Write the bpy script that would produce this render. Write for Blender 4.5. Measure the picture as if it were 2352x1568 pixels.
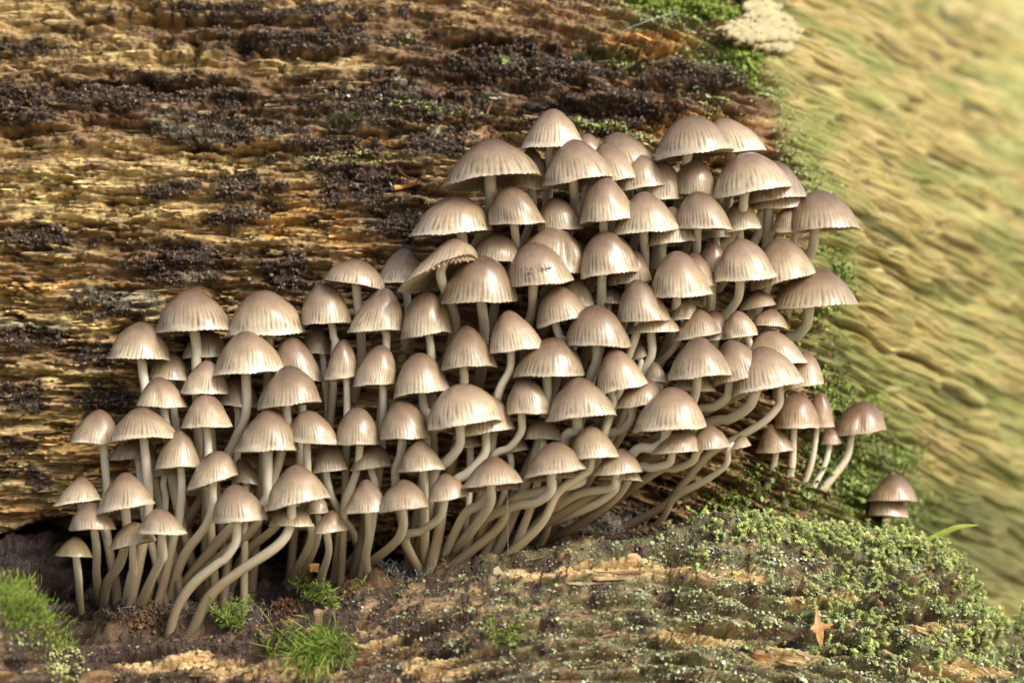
import bpy, math, random
import numpy as np
from mathutils import Vector

random.seed(7)
rng = np.random.default_rng(7)
scene = bpy.context.scene
for o in list(bpy.data.objects):
    bpy.data.objects.remove(o)
col = scene.collection
MM = 0.001                      # everything below is laid out in millimetres, built in metres

# ------------------------------------------------------------------ camera, sky, sun, exposure
DIST = 900.0                    # camera to the middle of the cluster
cam_d = bpy.data.cameras.new('camera')
cam_d.sensor_width = 36; cam_d.lens = 90
cam_d.clip_start = 0.02; cam_d.clip_end = 100
cam_d.dof.use_dof = True; cam_d.dof.focus_distance = 0.902; cam_d.dof.aperture_fstop = 6.7
cam = bpy.data.objects.new('camera', cam_d); col.objects.link(cam)
cam.location = (0, -DIST*MM, 0); cam.rotation_euler = (math.radians(90), 0, 0)
scene.camera = cam

SUN_EL, SUN_AZ = 38.0, 48.0     # from above, off to the right and in front of the log
world = bpy.data.worlds.new('World'); scene.world = world; world.use_nodes = True
wn = world.node_tree
sky = wn.nodes.new('ShaderNodeTexSky'); sky.sky_type = 'NISHITA'; sky.sun_disc = False
sky.sun_elevation = math.radians(SUN_EL); sky.sun_rotation = math.radians(180-SUN_AZ)
sky.air_density = 1.0; sky.dust_density = 4.0; sky.ozone_density = 1.0
bg = wn.nodes['Background']; bg.inputs['Strength'].default_value = 0.13
wn.links.new(sky.outputs[0], bg.inputs['Color'])
sun_d = bpy.data.lights.new('sun', 'SUN'); sun_d.energy = 2.1; sun_d.angle = math.radians(24); sun_d.color = (1.0, 0.98, 0.945)
sun = bpy.data.objects.new('sun', sun_d); col.objects.link(sun)
_a, _e = math.radians(SUN_AZ), math.radians(SUN_EL)
to_sun = Vector((math.cos(_e)*math.sin(_a), -math.cos(_e)*math.cos(_a), math.sin(_e)))
sun.rotation_euler = to_sun.to_track_quat('Z', 'Y').to_euler(); sun.location = to_sun*2
vs = scene.view_settings; vs.view_transform = 'Standard'; vs.look = 'None'; vs.exposure = 0.8; vs.gamma = 1; vs.use_curve_mapping = False
scene.cycles.use_denoising = True
scene.cycles.max_bounces = 6; scene.cycles.diffuse_bounces = 3; scene.cycles.glossy_bounces = 2; scene.cycles.transmission_bounces = 2

# ------------------------------------------------------------------ helpers
PX = 0.12*3000/2352             # mm per full-view pixel (2352 x 1568) at Y = 0
def at(fx, fy, Y):              # a pixel and a depth (mm) to a point (mm)
    k = (DIST+Y)/DIST
    return np.array([(fx-1176)*PX*k, Y, (784-fy)*PX*k])
def proj(X, Y, Z):
    k = (DIST+Y)/DIST
    return 1176+X/(PX*k), 784-Z/(PX*k)

def _h(ix, iy, s):
    h = (ix.astype(np.int64)*374761393 + iy.astype(np.int64)*668265263 + s*1442695041) & 0xffffffff
    h = ((h ^ (h >> 13))*1274126177) & 0xffffffff
    h = ((h ^ (h >> 16))*2246822519) & 0xffffffff
    return ((h ^ (h >> 15)) & 0xffffff)/float(0xffffff)
def noise(x, y, s=0):           # gradient noise, about -1..1
    x = np.asarray(x, float); y = np.asarray(y, float)
    ix = np.floor(x); iy = np.floor(y); fx = x-ix; fy = y-iy
    u = fx*fx*fx*(fx*(fx*6-15)+10); v = fy*fy*fy*(fy*(fy*6-15)+10)
    def g(dx, dy):
        a = _h(ix+dx, iy+dy, s)*2*math.pi
        return np.cos(a)*(fx-dx)+np.sin(a)*(fy-dy)
    return 1.5*((g(0,0)*(1-u)+g(1,0)*u)*(1-v)+(g(0,1)*(1-u)+g(1,1)*u)*v)
def fbm(x, y, n=4, s=0, gain=0.5):
    t = 0; a = 1; tot = 0
    for i in range(n):
        t = t+a*noise(x*2**i, y*2**i, s+i*17); tot += a; a *= gain
    return t/tot
def sstep(a, b, x):
    t = np.clip((x-a)/(b-a), 0, 1); return t*t*(3-2*t)
def lerp(c, d, t):
    return c*(1-t[..., None])+np.array(d)*t[..., None]

def mesh(name, V, F, mat=None, smooth=True, attrs=None):
    """V (n,3) in mm, F (m,k) ints of one polygon size"""
    V = np.asarray(V, np.float64); F = np.asarray(F, np.int32)
    me = bpy.data.meshes.new(name)
    me.vertices.add(len(V)); me.vertices.foreach_set('co', (V*MM).astype(np.float32).ravel())
    k = F.shape[1]
    me.loops.add(F.size); me.loops.foreach_set('vertex_index', F.ravel())
    me.polygons.add(len(F))
    me.polygons.foreach_set('loop_start', np.arange(0, F.size, k, dtype=np.int32))
    me.polygons.foreach_set('loop_total', np.full(len(F), k, np.int32))
    me.polygons.foreach_set('use_smooth', np.full(len(F), smooth, bool))
    me.update(calc_edges=True); me.validate()
    for n, (kind, data) in (attrs or {}).items():
        if kind == 'color':
            a = me.color_attributes.new(n, 'FLOAT_COLOR', 'POINT')
            d = np.ones((len(V), 4), np.float32); d[:, :3] = data
            a.data.foreach_set('color', d.ravel())
        else:
            a = me.attributes.new(n, 'FLOAT_VECTOR', 'POINT')
            a.data.foreach_set('vector', np.asarray(data, np.float32).ravel())
    if mat: me.materials.append(mat)
    return me
def obj(name, me, parent=None, loc=None):
    o = bpy.data.objects.new(name, me); col.objects.link(o)
    if parent: o.parent = parent
    if loc is not None: o.location = tuple(np.asarray(loc)*MM)
    return o
def tag(o, label=None, cat=None, group=None, kind=None):
    if label: o['label'] = label
    if cat: o['category'] = cat
    if group: o['group'] = group
    if kind: o['kind'] = kind
    return o
def grid_faces(nu, nv, closed_u=False):
    i = np.arange(nv-1)[:, None]; j = np.arange(nu if closed_u else nu-1)[None, :]
    j2 = (j+1) % nu
    return np.stack([i*nu+j, i*nu+j2, (i+1)*nu+j2, (i+1)*nu+j], -1).reshape(-1, 4)

# ------------------------------------------------------------------ materials
class NT:
    def __init__(s, name):
        s.m = bpy.data.materials.new(name); s.m.use_nodes = True
        s.t = s.m.node_tree; s.b = s.t.nodes['Principled BSDF']
    def n(s, typ, **kw):
        nd = s.t.nodes.new(typ)
        for k, v in kw.items(): setattr(nd, k, v)
        return nd
    def l(s, a, b): s.t.links.new(a, b)
    def attr(s, name):
        return s.n('ShaderNodeAttribute', attribute_name=name)
    def math(s, op, a, b=None, clamp=False):
        nd = s.n('ShaderNodeMath', operation=op); nd.use_clamp = clamp
        for i, v in enumerate((a, b)):
            if v is None: continue
            if isinstance(v, (int, float)): nd.inputs[i].default_value = v
            else: s.l(v, nd.inputs[i])
        return nd.outputs[0]
    def mix(s, fac, a, b, mode='MIX'):
        nd = s.n('ShaderNodeMix', data_type='RGBA', blend_type=mode)
        for i, v in ((0, fac), (6, a), (7, b)):
            if isinstance(v, (int, float)): nd.inputs[i].default_value = v
            elif isinstance(v, (tuple, list)): nd.inputs[i].default_value = (*v, 1)
            else: s.l(v, nd.inputs[i])
        return nd.outputs[2]
    def ramp(s, fac, stops):
        nd = s.n('ShaderNodeValToRGB'); cr = nd.color_ramp
        while len(cr.elements) < len(stops): cr.elements.new(0.5)
        for e, (p, c) in zip(cr.elements, stops):
            e.position = p; e.color = (*c, 1) if len(c) == 3 else c
        s.l(fac, nd.inputs[0]); return nd.outputs[0]
    def noise(s, vec, scale, detail=3, rough=0.6):
        nd = s.n('ShaderNodeTexNoise'); nd.inputs['Scale'].default_value = scale
        nd.inputs['Detail'].default_value = detail; nd.inputs['Roughness'].default_value = rough
        s.l(vec, nd.inputs['Vector']); return nd.outputs[0]
    def scale(s, vec, v):
        nd = s.n('ShaderNodeMapping'); nd.inputs['Scale'].default_value = v
        s.l(vec, nd.inputs['Vector']); return nd.outputs[0]
    def bump(s, h, dist, strength=1.0):
        nd = s.n('ShaderNodeBump'); nd.inputs['Distance'].default_value = dist*MM
        nd.inputs['Strength'].default_value = strength
        s.l(h, nd.inputs['Height']); s.l(nd.outputs[0], s.b.inputs['Normal'])

def wood_material():
    s = NT('rotten_wood')
    c = s.attr('Col'); g = s.attr('grain')         # grain: (along mm, across mm, crust)
    fib = s.noise(s.scale(g.outputs['Vector'], (0.06, 1.4, 0)), 1.0, 4, 0.65)
    fine = s.noise(s.scale(g.outputs['Vector'], (0.9, 1.3, 0)), 1.0, 4, 0.7)
    sep = s.n('ShaderNodeSeparateXYZ'); s.l(g.outputs['Vector'], sep.inputs[0])
    crust = sep.outputs[2]
    both = s.n('ShaderNodeMix'); s.l(crust, both.inputs[0]); s.l(fib, both.inputs[2]); s.l(fine, both.inputs[3])
    k = s.ramp(both.outputs[0], [(0.32, (0.22, 0.19, 0.16)), (0.44, (0.8, 0.79, 0.77)), (0.56, (1.0, 1.0, 1.0)), (0.72, (1.5, 1.45, 1.35))])
    s.l(s.mix(1.0, c.outputs['Color'], k, 'MULTIPLY'), s.b.inputs['Base Color'])
    r = s.ramp(fine, [(0.3, (0.34,)*3), (0.7, (0.66,)*3)])
    rm = s.math('SUBTRACT', r, s.math('MULTIPLY', crust, 0.1)); s.l(rm, s.b.inputs['Roughness'])
    s.b.inputs['Specular IOR Level'].default_value = 0.45
    hh = s.math('ADD', s.math('MULTIPLY', both.outputs[0], 1.0), s.math('MULTIPLY', fine, 0.5))
    s.bump(hh, 1.5, 1.0)
    return s.m
def cap_material():
    s = NT('mushroom_cap')
    a = s.attr('capuv'); sep = s.n('ShaderNodeSeparateXYZ'); s.l(a.outputs['Vector'], sep.inputs[0])
    th, h, rn = sep.outputs
    oi = s.n('ShaderNodeObjectInfo')
    n1 = s.noise(s.scale(a.outputs['Vector'], (11, 2.0, 9)), 1.0, 3)
    n2 = s.noise(s.scale(a.outputs['Vector'], (60, 2.2, 9)), 1.0, 2)
    hn = s.math('ADD', h, s.math('MULTIPLY', s.math('SUBTRACT', n1, 0.5), 0.34))
    hn = s.math('ADD', hn, s.math('MULTIPLY', s.math('SUBTRACT', rn, 0.5), 0.16))
    base = s.ramp(hn, [(0.0, (0.76, 0.68, 0.50)), (0.07, (0.65, 0.56, 0.395)), (0.34, (0.52, 0.415, 0.265)),
                       (0.62, (0.35, 0.25, 0.16)), (0.93, (0.185, 0.12, 0.08))])
    st = s.math('MULTIPLY', s.math('COSINE', s.math('ADD', s.math('MULTIPLY', th, 2*math.pi*44), s.math('MULTIPLY', n1, 5.0))), 0.5)
    st = s.math('ADD', st, s.math('MULTIPLY', s.math('SUBTRACT', n2, 0.5), 3.4))
    fade = s.ramp(hn, [(0.0, (0.1,)*3), (0.12, (1,)*3), (0.38, (0.65,)*3), (0.62, (0.0,)*3)])
    k = s.math('MULTIPLY', s.math('ADD', st, 0.1), fade, False)
    k = s.math('MULTIPLY', k, 0.9, True)
    c = s.mix(k, base, (0.225, 0.145, 0.075))
    tint = s.mix(oi.outputs['Random'], (0.76, 0.72, 0.69), (1.13, 1.12, 1.10))
    tco = s.n('ShaderNodeTexCoord'); dots = s.noise(tco.outputs['Object'], 1500, 1); wr = s.noise(tco.outputs['Object'], 260, 4, .65)
    c = s.mix(s.ramp(dots, [(0.80, (0,)*3), (0.84, (.8,)*3)]), c, (0.07, 0.04, 0.02))
    c = s.mix(1.0, c, s.ramp(wr, [(.3, (.84, .82, .80)), (.7, (1.14,)*3)]), 'MULTIPLY')
    s.l(s.mix(1.0, c, tint, 'MULTIPLY'), s.b.inputs['Base Color'])
    s.b.inputs['Roughness'].default_value = 0.36
    rr = s.ramp(s.math('ADD', s.math('MULTIPLY', n1, .5), s.math('MULTIPLY', n2, .5)), [(0.38, (0.20,)*3), (0.62, (0.48,)*3)]); s.l(rr, s.b.inputs['Roughness'])
    s.b.inputs['Specular IOR Level'].default_value = 0.55
    s.b.inputs['Coat Weight'].default_value = 0.5; s.b.inputs['Coat Roughness'].default_value = 0.24
    cc = s.mix(1.0, s.mix(1.0, c, tint, 'MULTIPLY'), oi.outputs['Color'], 'MULTIPLY'); s.l(cc, s.b.inputs['Base Color'])
    tr = s.n('ShaderNodeBsdfTranslucent'); s.l(s.mix(1.0, cc, (1.25, 1.1, 0.85), 'MULTIPLY'), tr.inputs['Color'])
    mx = s.n('ShaderNodeMixShader'); mx.inputs[0].default_value = 0.28
    s.l(s.b.outputs[0], mx.inputs[1]); s.l(tr.outputs[0], mx.inputs[2])
    s.l(mx.outputs[0], s.t.nodes['Material Output'].inputs['Surface'])
    hb = s.math('ADD', s.math('MULTIPLY', s.math('MULTIPLY', st, fade), -0.5), s.math('ADD', s.math('MULTIPLY', n1, 0.5), s.math('MULTIPLY', wr, 1.1)))
    s.bump(hb, 0.32, 0.5)
    return s.m
def stem_material():
    s = NT('mushroom_stem')
    a = s.attr('stemuv'); sep = s.n('ShaderNodeSeparateXYZ'); s.l(a.outputs['Vector'], sep.inputs[0])
    ang, arc, frac = sep.outputs                   # angle, mm from the cap, 0..1
    n1 = s.noise(s.scale(a.outputs['Vector'], (7, 0.12, 0)), 1.0, 3)
    n2 = s.noise(s.scale(a.outputs['Vector'], (9, 2.2, 0)), 1.0, 4, 0.75)
    d = s.math('ADD', s.math('MULTIPLY', arc, 0.0125), s.math('MULTIPLY', s.math('SUBTRACT', n1, 0.5), 0.25))
    c = s.ramp(d, [(0.0, (0.80, 0.75, 0.60)), (0.28, (0.68, 0.60, 0.43)), (0.6, (0.38, 0.295, 0.17)), (0.95, (0.16, 0.105, 0.06))])
    fz = s.math('MULTIPLY', s.ramp(frac, [(0.55, (0.0,)*3), (1.0, (1.0,)*3)]), s.ramp(n2, [(0.5, (0,)*3), (0.66, (1,)*3)]))
    c = s.mix(s.math('MULTIPLY', fz, 0.55), c, (0.50, 0.47, 0.38))
    s.l(c, s.b.inputs['Base Color'])
    s.b.inputs['Roughness'].default_value = 0.5
    s.b.inputs['Subsurface Weight'].default_value = 0.15
    s.b.inputs['Subsurface Radius'].default_value = (1.0, 0.65, 0.35); s.b.inputs['Subsurface Scale'].default_value = 0.0018
    s.bump(n2, 0.25, 0.6)
    return s.m
def plain(name, c, rough=0.6, var=0.35, scale=900, sss=0.0, trans=0.0, spec=0.4):
    s = NT(name)
    tc = s.n('ShaderNodeTexCoord'); oi = s.n('ShaderNodeObjectInfo')
    n1 = s.noise(tc.outputs['Object'], scale, 4)
    k = s.ramp(n1, [(0.25, (1-var,)*3), (0.75, (1+var,)*3)])
    s.l(s.mix(1.0, c, k, 'MULTIPLY'), s.b.inputs['Base Color'])
    s.b.inputs['Roughness'].default_value = rough; s.b.inputs['Specular IOR Level'].default_value = spec
    if sss:
        s.b.inputs['Subsurface Weight'].default_value = sss; s.b.inputs['Subsurface Radius'].default_value = (1, .7, .4)
        s.b.inputs['Subsurface Scale'].default_value = 0.0015
    s.bump(n1, 0.25, 0.5)
    return s.m
def colattr(name, rough=0.6, trans=0.25, spec=0.3):
    s = NT(name); c = s.attr('Col'); s.l(c.outputs['Color'], s.b.inputs['Base Color'])
    s.b.inputs['Roughness'].default_value = rough; s.b.inputs['Specular IOR Level'].default_value = spec
    if trans:
        t = s.n('ShaderNodeBsdfTranslucent'); s.l(c.outputs['Color'], t.inputs['Color'])
        mx = s.n('ShaderNodeMixShader'); mx.inputs[0].default_value = trans
        s.l(s.b.outputs[0], mx.inputs[1]); s.l(t.outputs[0], mx.inputs[2])
        s.l(mx.outputs[0], s.t.nodes['Material Output'].inputs['Surface'])
    return s.m
def splinter_material():
    s = NT('wood_splinter')
    tc = s.n('ShaderNodeTexCoord'); oi = s.n('ShaderNodeObjectInfo')
    n1 = s.noise(s.scale(tc.outputs['Object'], (60, 1500, 1500)), 1.0, 4)
    n3 = s.noise(s.scale(tc.outputs['Object'], (500, 900, 900)), 1.0, 4)
    c = s.ramp(oi.outputs['Random'], [(0.0, (0.13, 0.075, 0.035)), (0.35, (0.30, 0.18, 0.075)), (0.7, (0.42, 0.29, 0.13)), (1.0, (0.50, 0.38, 0.19))])
    k = s.ramp(n1, [(0.28, (0.35, 0.3, 0.25)), (0.5, (0.95,)*3), (0.75, (1.3,)*3)])
    c = s.mix(1.0, c, k, 'MULTIPLY')
    c = s.mix(s.ramp(n3, [(0.52, (0,)*3), (0.64, (0.85,)*3)]), c, (0.06, 0.04, 0.026))
    s.l(c, s.b.inputs['Base Color'])
    s.b.inputs['Roughness'].default_value = 0.55
    s.bump(n1, 0.5, 0.8)
    return s.m
def gill_material():
    s = NT('mushroom_gills')
    s.b.inputs['Base Color'].default_value = (0.55, 0.475, 0.33, 1)
    s.b.inputs['Roughness'].default_value = 0.6
    t = s.n('ShaderNodeBsdfTranslucent'); t.inputs['Color'].default_value = (0.75, 0.64, 0.44, 1)
    mx = s.n('ShaderNodeMixShader'); mx.inputs[0].default_value = 0.45
    s.l(s.b.outputs[0], mx.inputs[1]); s.l(t.outputs[0], mx.inputs[2])
    s.l(mx.outputs[0], s.t.nodes['Material Output'].inputs['Surface'])
    return s.m
M_wood = wood_material(); M_cap = cap_material(); M_stem = stem_material(); M_gill = gill_material()
M_split = splinter_material(); M_moss = colattr('moss', 0.55, 0.3); M_lichen = colattr('lichen', 0.5, 0.1, 0.5)
M_sliver = colattr('wood_sliver', 0.5, 0.0, 0.4)
M_crumb = colattr('wood_crumb', 0.62, 0.0, 0.35)
M_myc = colattr('mycelium', 0.8, 0.2)

def ground_material():
    s = NT('leaf_litter'); tc = s.n('ShaderNodeTexCoord')
    n1 = s.noise(tc.outputs['Object'], 30, 5, .7); n2 = s.noise(tc.outputs['Object'], 3, 4)
    c = s.ramp(n1, [(0.3, (0.10, 0.07, 0.04)), (0.5, (0.25, 0.18, 0.10)), (0.7, (0.38, 0.28, 0.15))])
    s.l(s.mix(s.ramp(n2, [(.5, (0,)*3), (.7, (1,)*3)]), c, (0.14, 0.19, 0.05)), s.b.inputs['Base Color'])
    s.b.inputs['Roughness'].default_value = 0.8; s.bump(n1, 20, 1)
    return s.m
gx_, gy_ = np.meshgrid(np.concatenate([np.linspace(-40000, -2000, 12), np.linspace(-1800, 1800, 60), np.linspace(2000, 40000, 12)]), np.concatenate([np.linspace(-40000, -2000, 12), np.linspace(-1800, 1800, 60), np.linspace(2000, 40000, 12)]))
gz_ = -255+14*fbm(gx_/300, gy_/300, 3, 5)
tag(obj('ground', mesh('ground', np.stack([gx_, gy_, gz_], -1).reshape(-1, 3), grid_faces(84, 84), ground_material())), kind='structure')

# ------------------------------------------------------------------ the log: base shape
def bx(fy):      # where the broken wood ends and the bark side turns away (full-view px)
    return np.interp(fy, [-400, 0, 300, 500, 900, 1250, 1600], [1600, 1690, 1790, 1845, 1865, 1890, 1950])
def wall_base(X, Z):
    fy = 784-Z/PX/1.03; fx = 1176+X/PX/1.03
    Y = 27+np.where(Z > -20, (Z+20)**2/640, (Z+20)**2/1500)
    d = X-(bx(fy)-1176)*PX*1.03
    Y = Y+0.82*(d+np.sqrt(d*d+24.0**2))
    lip = np.interp(fx, [-600, 0, 170, 320, 600, 900, 1150, 1500], [1225, 1215, 1184, 1186, 1205, 1262, 1330, 1420])
    depth = np.interp(fx, [-600, 0, 600, 950, 1300, 1600], [42, 42, 34, 22, 8, 0])
    w = sstep(0, 22, fy-lip-6*noise(fx/60, fx*0, 5))
    Y = Y+depth*w*(1+0.25*noise(fx/160, fy/90, 9))
    return Y
def gref(fx):
    xs = np.array([-800, 800, 1100, 1500, 1800, 2100, 2352, 3000.]); sl = np.array([0, 0, .13, .30, .46, .52, .45, .45])
    X = np.linspace(-800, 3000, 800); S = np.interp(X, xs, sl); I = np.concatenate([[0], np.cumsum((S[1:]+S[:-1])/2*np.diff(X))])
    return np.interp(fx, X, I)
def blobs(fx, fy, L):
    t = np.zeros_like(fx)
    for cx, cy, rx, ry in L:
        q = ((fx-cx)/rx)**2+((fy-cy)/ry)**2
        t = np.maximum(t, np.exp(-q*0.9))
    return t
DARK = [(330, 215, 330, 42), (700, 95, 300, 34), (900, 240, 260, 60), (60, 115, 90, 26), (390, 440, 75, 26), (560, 430, 100, 40), (420, 605, 125, 58),
        (110, 545, 125, 42), (830, 430, 130, 55), (925, 520, 70, 60), (670, 620, 70, 62), (1340, 250, 230, 36), (1200, 150, 260, 60), (250, 700, 110, 32),
        (90, 775, 100, 26), (240, 810, 80, 40), (60, 915, 70, 44), (240, 925, 80, 58), (85, 1095, 45, 38), (560, 500, 90, 30), (740, 380, 60, 22),
        (1600, 170, 160, 45), (1440, 240, 120, 50), (30, 240, 130, 60), (520, 300, 200, 40), (620, 30, 400, 22), (1000, 330, 120, 40), (30, 1020, 40, 20), (760, 330, 160, 30)]
PALE = [(120, 960, 160, 26), (110, 1040, 160, 30), (60, 1130, 130, 34), (330, 880, 120, 24), (250, 1100, 120, 30), (640, 540, 160, 20), (150, 430, 260, 60), (330, 125, 170, 34), (70, 25, 150, 32), (750, 150, 170, 20), (350, 490, 220, 24), (140, 500, 180, 26), (120, 600, 60, 20), (480, 380, 120, 20), (220, 745, 260, 24), (60, 680, 120, 24), (200, 860, 160, 20), (60, 850, 80, 20)]
ORANGE = [(700, 500, 150, 60), (600, 520, 120, 30), (260, 1030, 190, 110), (60, 1170, 160, 28), (150, 660, 200, 26), (320, 730, 120, 40), (300, 870, 80, 40), (1600, 290, 180, 40), (1500, 100, 180, 40), (800, 560, 110, 30), (1680, 330, 80, 60), (820, 330, 90, 16)]
MOLD = [(405, 285, 60, 30), (500, 310, 60, 18), (610, 300, 40, 20), (300, 690, 90, 30), (370, 720, 60, 16), (60, 745, 110, 14), (930, 200, 40, 30), (1120, 225, 40, 24), (450, 640, 30, 18), (760, 280, 60, 14), (1010, 300, 40, 12), (190, 665, 60, 20)]
GREEN = [(1560, 40, 130, 60), (1640, 130, 110, 45), (1400, 130, 120, 30), (1150, 130, 100, 14), (1350, 290, 90, 26), (830, 275, 110, 18), (1480, 60, 90, 30), (1760, 190, 60, 60), (1830, 400, 60, 130), (1900, 640, 60, 120), (1960, 1000, 130, 110), (2050, 1150, 180, 70), (1870, 800, 80, 90), (1900, 1120, 120, 90)]

xs = np.concatenate([np.linspace(-330, -196, 50, endpoint=False), np.arange(-196, 240, 0.62), np.linspace(240.5, 330, 40)])
zs = np.concatenate([np.linspace(-170, -126, 30, endpoint=False), np.arange(-126, 146, 0.60), np.linspace(146.5, 280, 50)])
XX, ZZ = np.meshgrid(xs, zs)
YB = wall_base(XX, ZZ)
FX, FY = proj(XX, YB, ZZ)
V_ = FY-gref(FX)
bark = sstep(-25, 45, FX-bx(FY)-20*noise(FX/40, FY/40, 3))
wob = 10*fbm(FX/130, V_/60, 3, 21)
vv = V_+wob
n_big = fbm(FX/230, vv/34, 4, 31)
n_mid = fbm(FX/95, vv/11, 4, 41)
n_fib = fbm(FX/60, vv/4.0, 3, 51)
n_iso = fbm(FX/16, FY/11, 4, 61, 0.62)
n_lrg = fbm(FX/70, FY/38, 4, 71)
wx, wy = 46*fbm(FX/75, FY/45, 3, 62), 26*fbm(FX/75, FY/45, 3, 63)
n_spk = fbm(FX/34, FY/15, 4, 64, .6)
dark = blobs(FX+wx, FY+wy, DARK)
crust = sstep(0.40, 0.56, 0.78*dark+0.42*n_lrg+0.62*n_spk+0.16*n_iso)*(1-bark)
crust = np.maximum(crust, sstep(0.30, 0.42, 0.75*n_lrg+0.6*n_spk+0.2*n_iso-0.10*sstep(700, 300, FX)*sstep(330, 380, FY))*0.9*(1-bark))
# relief towards the camera (mm)
q = n_big*4.0+n_mid*1.2
lev = np.floor(q*1.6); fr = q*1.6-lev
terr = (lev+sstep(0.0, 0.14, fr))/1.6          # broken ledges
relief = 2.7*terr+2.1*n_mid+1.25*n_fib+0.5*fbm(FX/22, vv/2.6, 2, 52)
cracks = sstep(0.62, 0.80, 1-np.abs(fbm(FX/150, vv/16, 3, 81))*3.2)*sstep(-0.1, 0.3, fbm(FX/120, FY/80, 2, 82))
relief = relief-7.0*cracks
relief = relief*(1-0.55*crust)+crust*(1.6+2.8*np.abs(n_iso)+1.9*n_iso+1.5*np.abs(fbm(FX/6.5, FY/6, 2, 91)))
rid = 1-np.abs(fbm(FX/190+0.3*noise(FX/60, V_/40, 14), (vv+12*noise(FX/90, V_/50, 15))/24, 4, 101, .5))*2.6
brel = 4.2*rid+2.2*n_mid+3.5*fbm(FX/260, vv/70, 2, 111)
relief = relief*(1-bark)+brel*bark
# hollow under a long splinter above the cluster, and the bore holes
hollow = blobs(FX+wx*.5, FY+wy*.7, [(420, 52, 190, 9), (120, 68, 110, 8), (330, 195, 210, 7), (700, 128, 130, 8), (1450, 130, 200, 12), (1590, 205, 130, 12), (1120, 95, 160, 8), (480, 345, 200, 6), (870, 310, 90, 8), (160, 870, 180, 6), (300, 770, 90, 7), (90, 520, 120, 5), (1330, 255, 190, 20), (1180, 205, 60, 22), (560, 105, 25, 30), (690, 180, 40, 14), (250, 465, 14, 8), (940, 400, 16, 10), (1090, 180, 90, 16), (1560, 300, 40, 22), (445, 120, 16, 22), (640, 205, 30, 12), (40, 300, 40, 20)])
relief = relief-15*hollow*(1-bark)*(0.7+0.5*n_iso)
# the wood breaks into small blocks along the grain
brow = np.floor((vv+4*n_iso)/8.5); bcel = np.floor((FX+16*n_iso+10*n_mid)/62+_h(brow, brow*0, 3)*9)
bh, bh2 = _h(bcel, brow, 5), _h(bcel, brow, 6)
relief = relief+2.4*(bh-.5)*(1-bark)*(1-.7*crust)
# colour
C = np.empty(FX.shape+(3,)); C[:] = (0.37, 0.245, 0.105)
tone = fbm(FX/120, vv/14, 4, 121)
C = lerp(C, (0.57, 0.42, 0.18), sstep(0.05, 0.45, tone+0.9*blobs(FX, FY, PALE)-0.15))
C = lerp(C, (0.20, 0.105, 0.048), sstep(0.05, 0.5, -tone-0.35*blobs(FX, FY, PALE)+0.12*sstep(800, 1200, FX)*2))
BROWN = [(420, 235, 520, 80), (1150, 170, 420, 120), (1450, 240, 360, 90), (860, 440, 160, 120), (700, 90, 500, 50), (1650, 240, 140, 100), (60, 780, 120, 40), (430, 620, 200, 60), (660, 640, 120, 60)]
C = lerp(C, (0.165, 0.092, 0.05), np.clip(sstep(0.3, 0.85, blobs(FX+wx, FY+wy, BROWN)+0.5*n_mid+0.2*n_spk)*0.85, 0, 1))
C = lerp(C, (0.54, 0.285, 0.075), np.clip(sstep(0.35, 0.9, blobs(FX+wx, FY+wy, ORANGE)+0.35*n_mid)*0.7, 0, 1))
C = lerp(C, (0.24, 0.105, 0.05), 0.5*sstep(0.25, 0.5, fbm(FX/45, vv/7, 3, 131)))
C = C*(0.74+0.56*sstep(-0.5, 0.5, n_fib+0.7*n_mid))[..., None]
C = C*(0.80+0.42*bh2)[..., None]
C = lerp(C, (0.045, 0.03, 0.022), np.clip(crust*0.93-0.25*sstep(0.2, 0.5, n_iso), 0, 1))
C = lerp(C, (0.11, 0.07, 0.042), 0.55*crust*sstep(0.1, 0.4, fbm(FX/30, FY/10, 3, 141)))
C = lerp(C, (0.34, 0.33, 0.23), np.clip(sstep(0.40, 0.75, blobs(FX+wx, FY+wy, MOLD)+0.7*fbm(FX/22, FY/16, 4, 151)), 0, 1)*0.7*(1-bark))
C = lerp(C, (0.13, 0.14, 0.035), np.clip(sstep(0.45, 0.9, blobs(FX, FY, GREEN)+0.45*n_lrg)*0.8, 0, 1)*(1-bark))
Bc = np.empty_like(C); Bc[:] = (0.39, 0.31, 0.10)
bt = fbm(FX/150, vv/22, 4, 161)
Bc = lerp(Bc, (0.52, 0.415, 0.18), sstep(0.05, 0.4, bt))
Bc = lerp(Bc, (0.105, 0.095, 0.025), sstep(0.55, 0.0, rid+0.45*bt+0.15*n_mid))
Bc = lerp(Bc, (0.20, 0.225, 0.05), 0.85*sstep(-0.1, 0.5, fbm(FX/160, vv/70, 3, 171)+0.75*blobs(FX, FY, GREEN)))
Bc = lerp(Bc, (0.40, 0.41, 0.14), 0.6*sstep(0.15, 0.5, fbm(FX/190, vv/50, 3, 172)+0.5*sstep(2000, 2400, FX)-0.1))
Bc = lerp(Bc, (0.11, 0.12, 0.03), 0.75*sstep(0.35, 0.9, blobs(FX, FY, [(1960, 1100, 170, 160), (2130, 1200, 330, 110), (1880, 900, 80, 170), (2300, 1280, 200, 120)])))
C = C*(1-bark[..., None])+Bc*bark[..., None]
C[...] = np.clip(C, 0.01, 0.8)
# shade of the hollow below the overhang, painted into the wood colour
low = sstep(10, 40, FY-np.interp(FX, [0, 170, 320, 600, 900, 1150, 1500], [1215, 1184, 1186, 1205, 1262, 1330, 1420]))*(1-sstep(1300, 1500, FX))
C = lerp(C, (0.05, 0.031, 0.02), 0.85*low)
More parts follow.
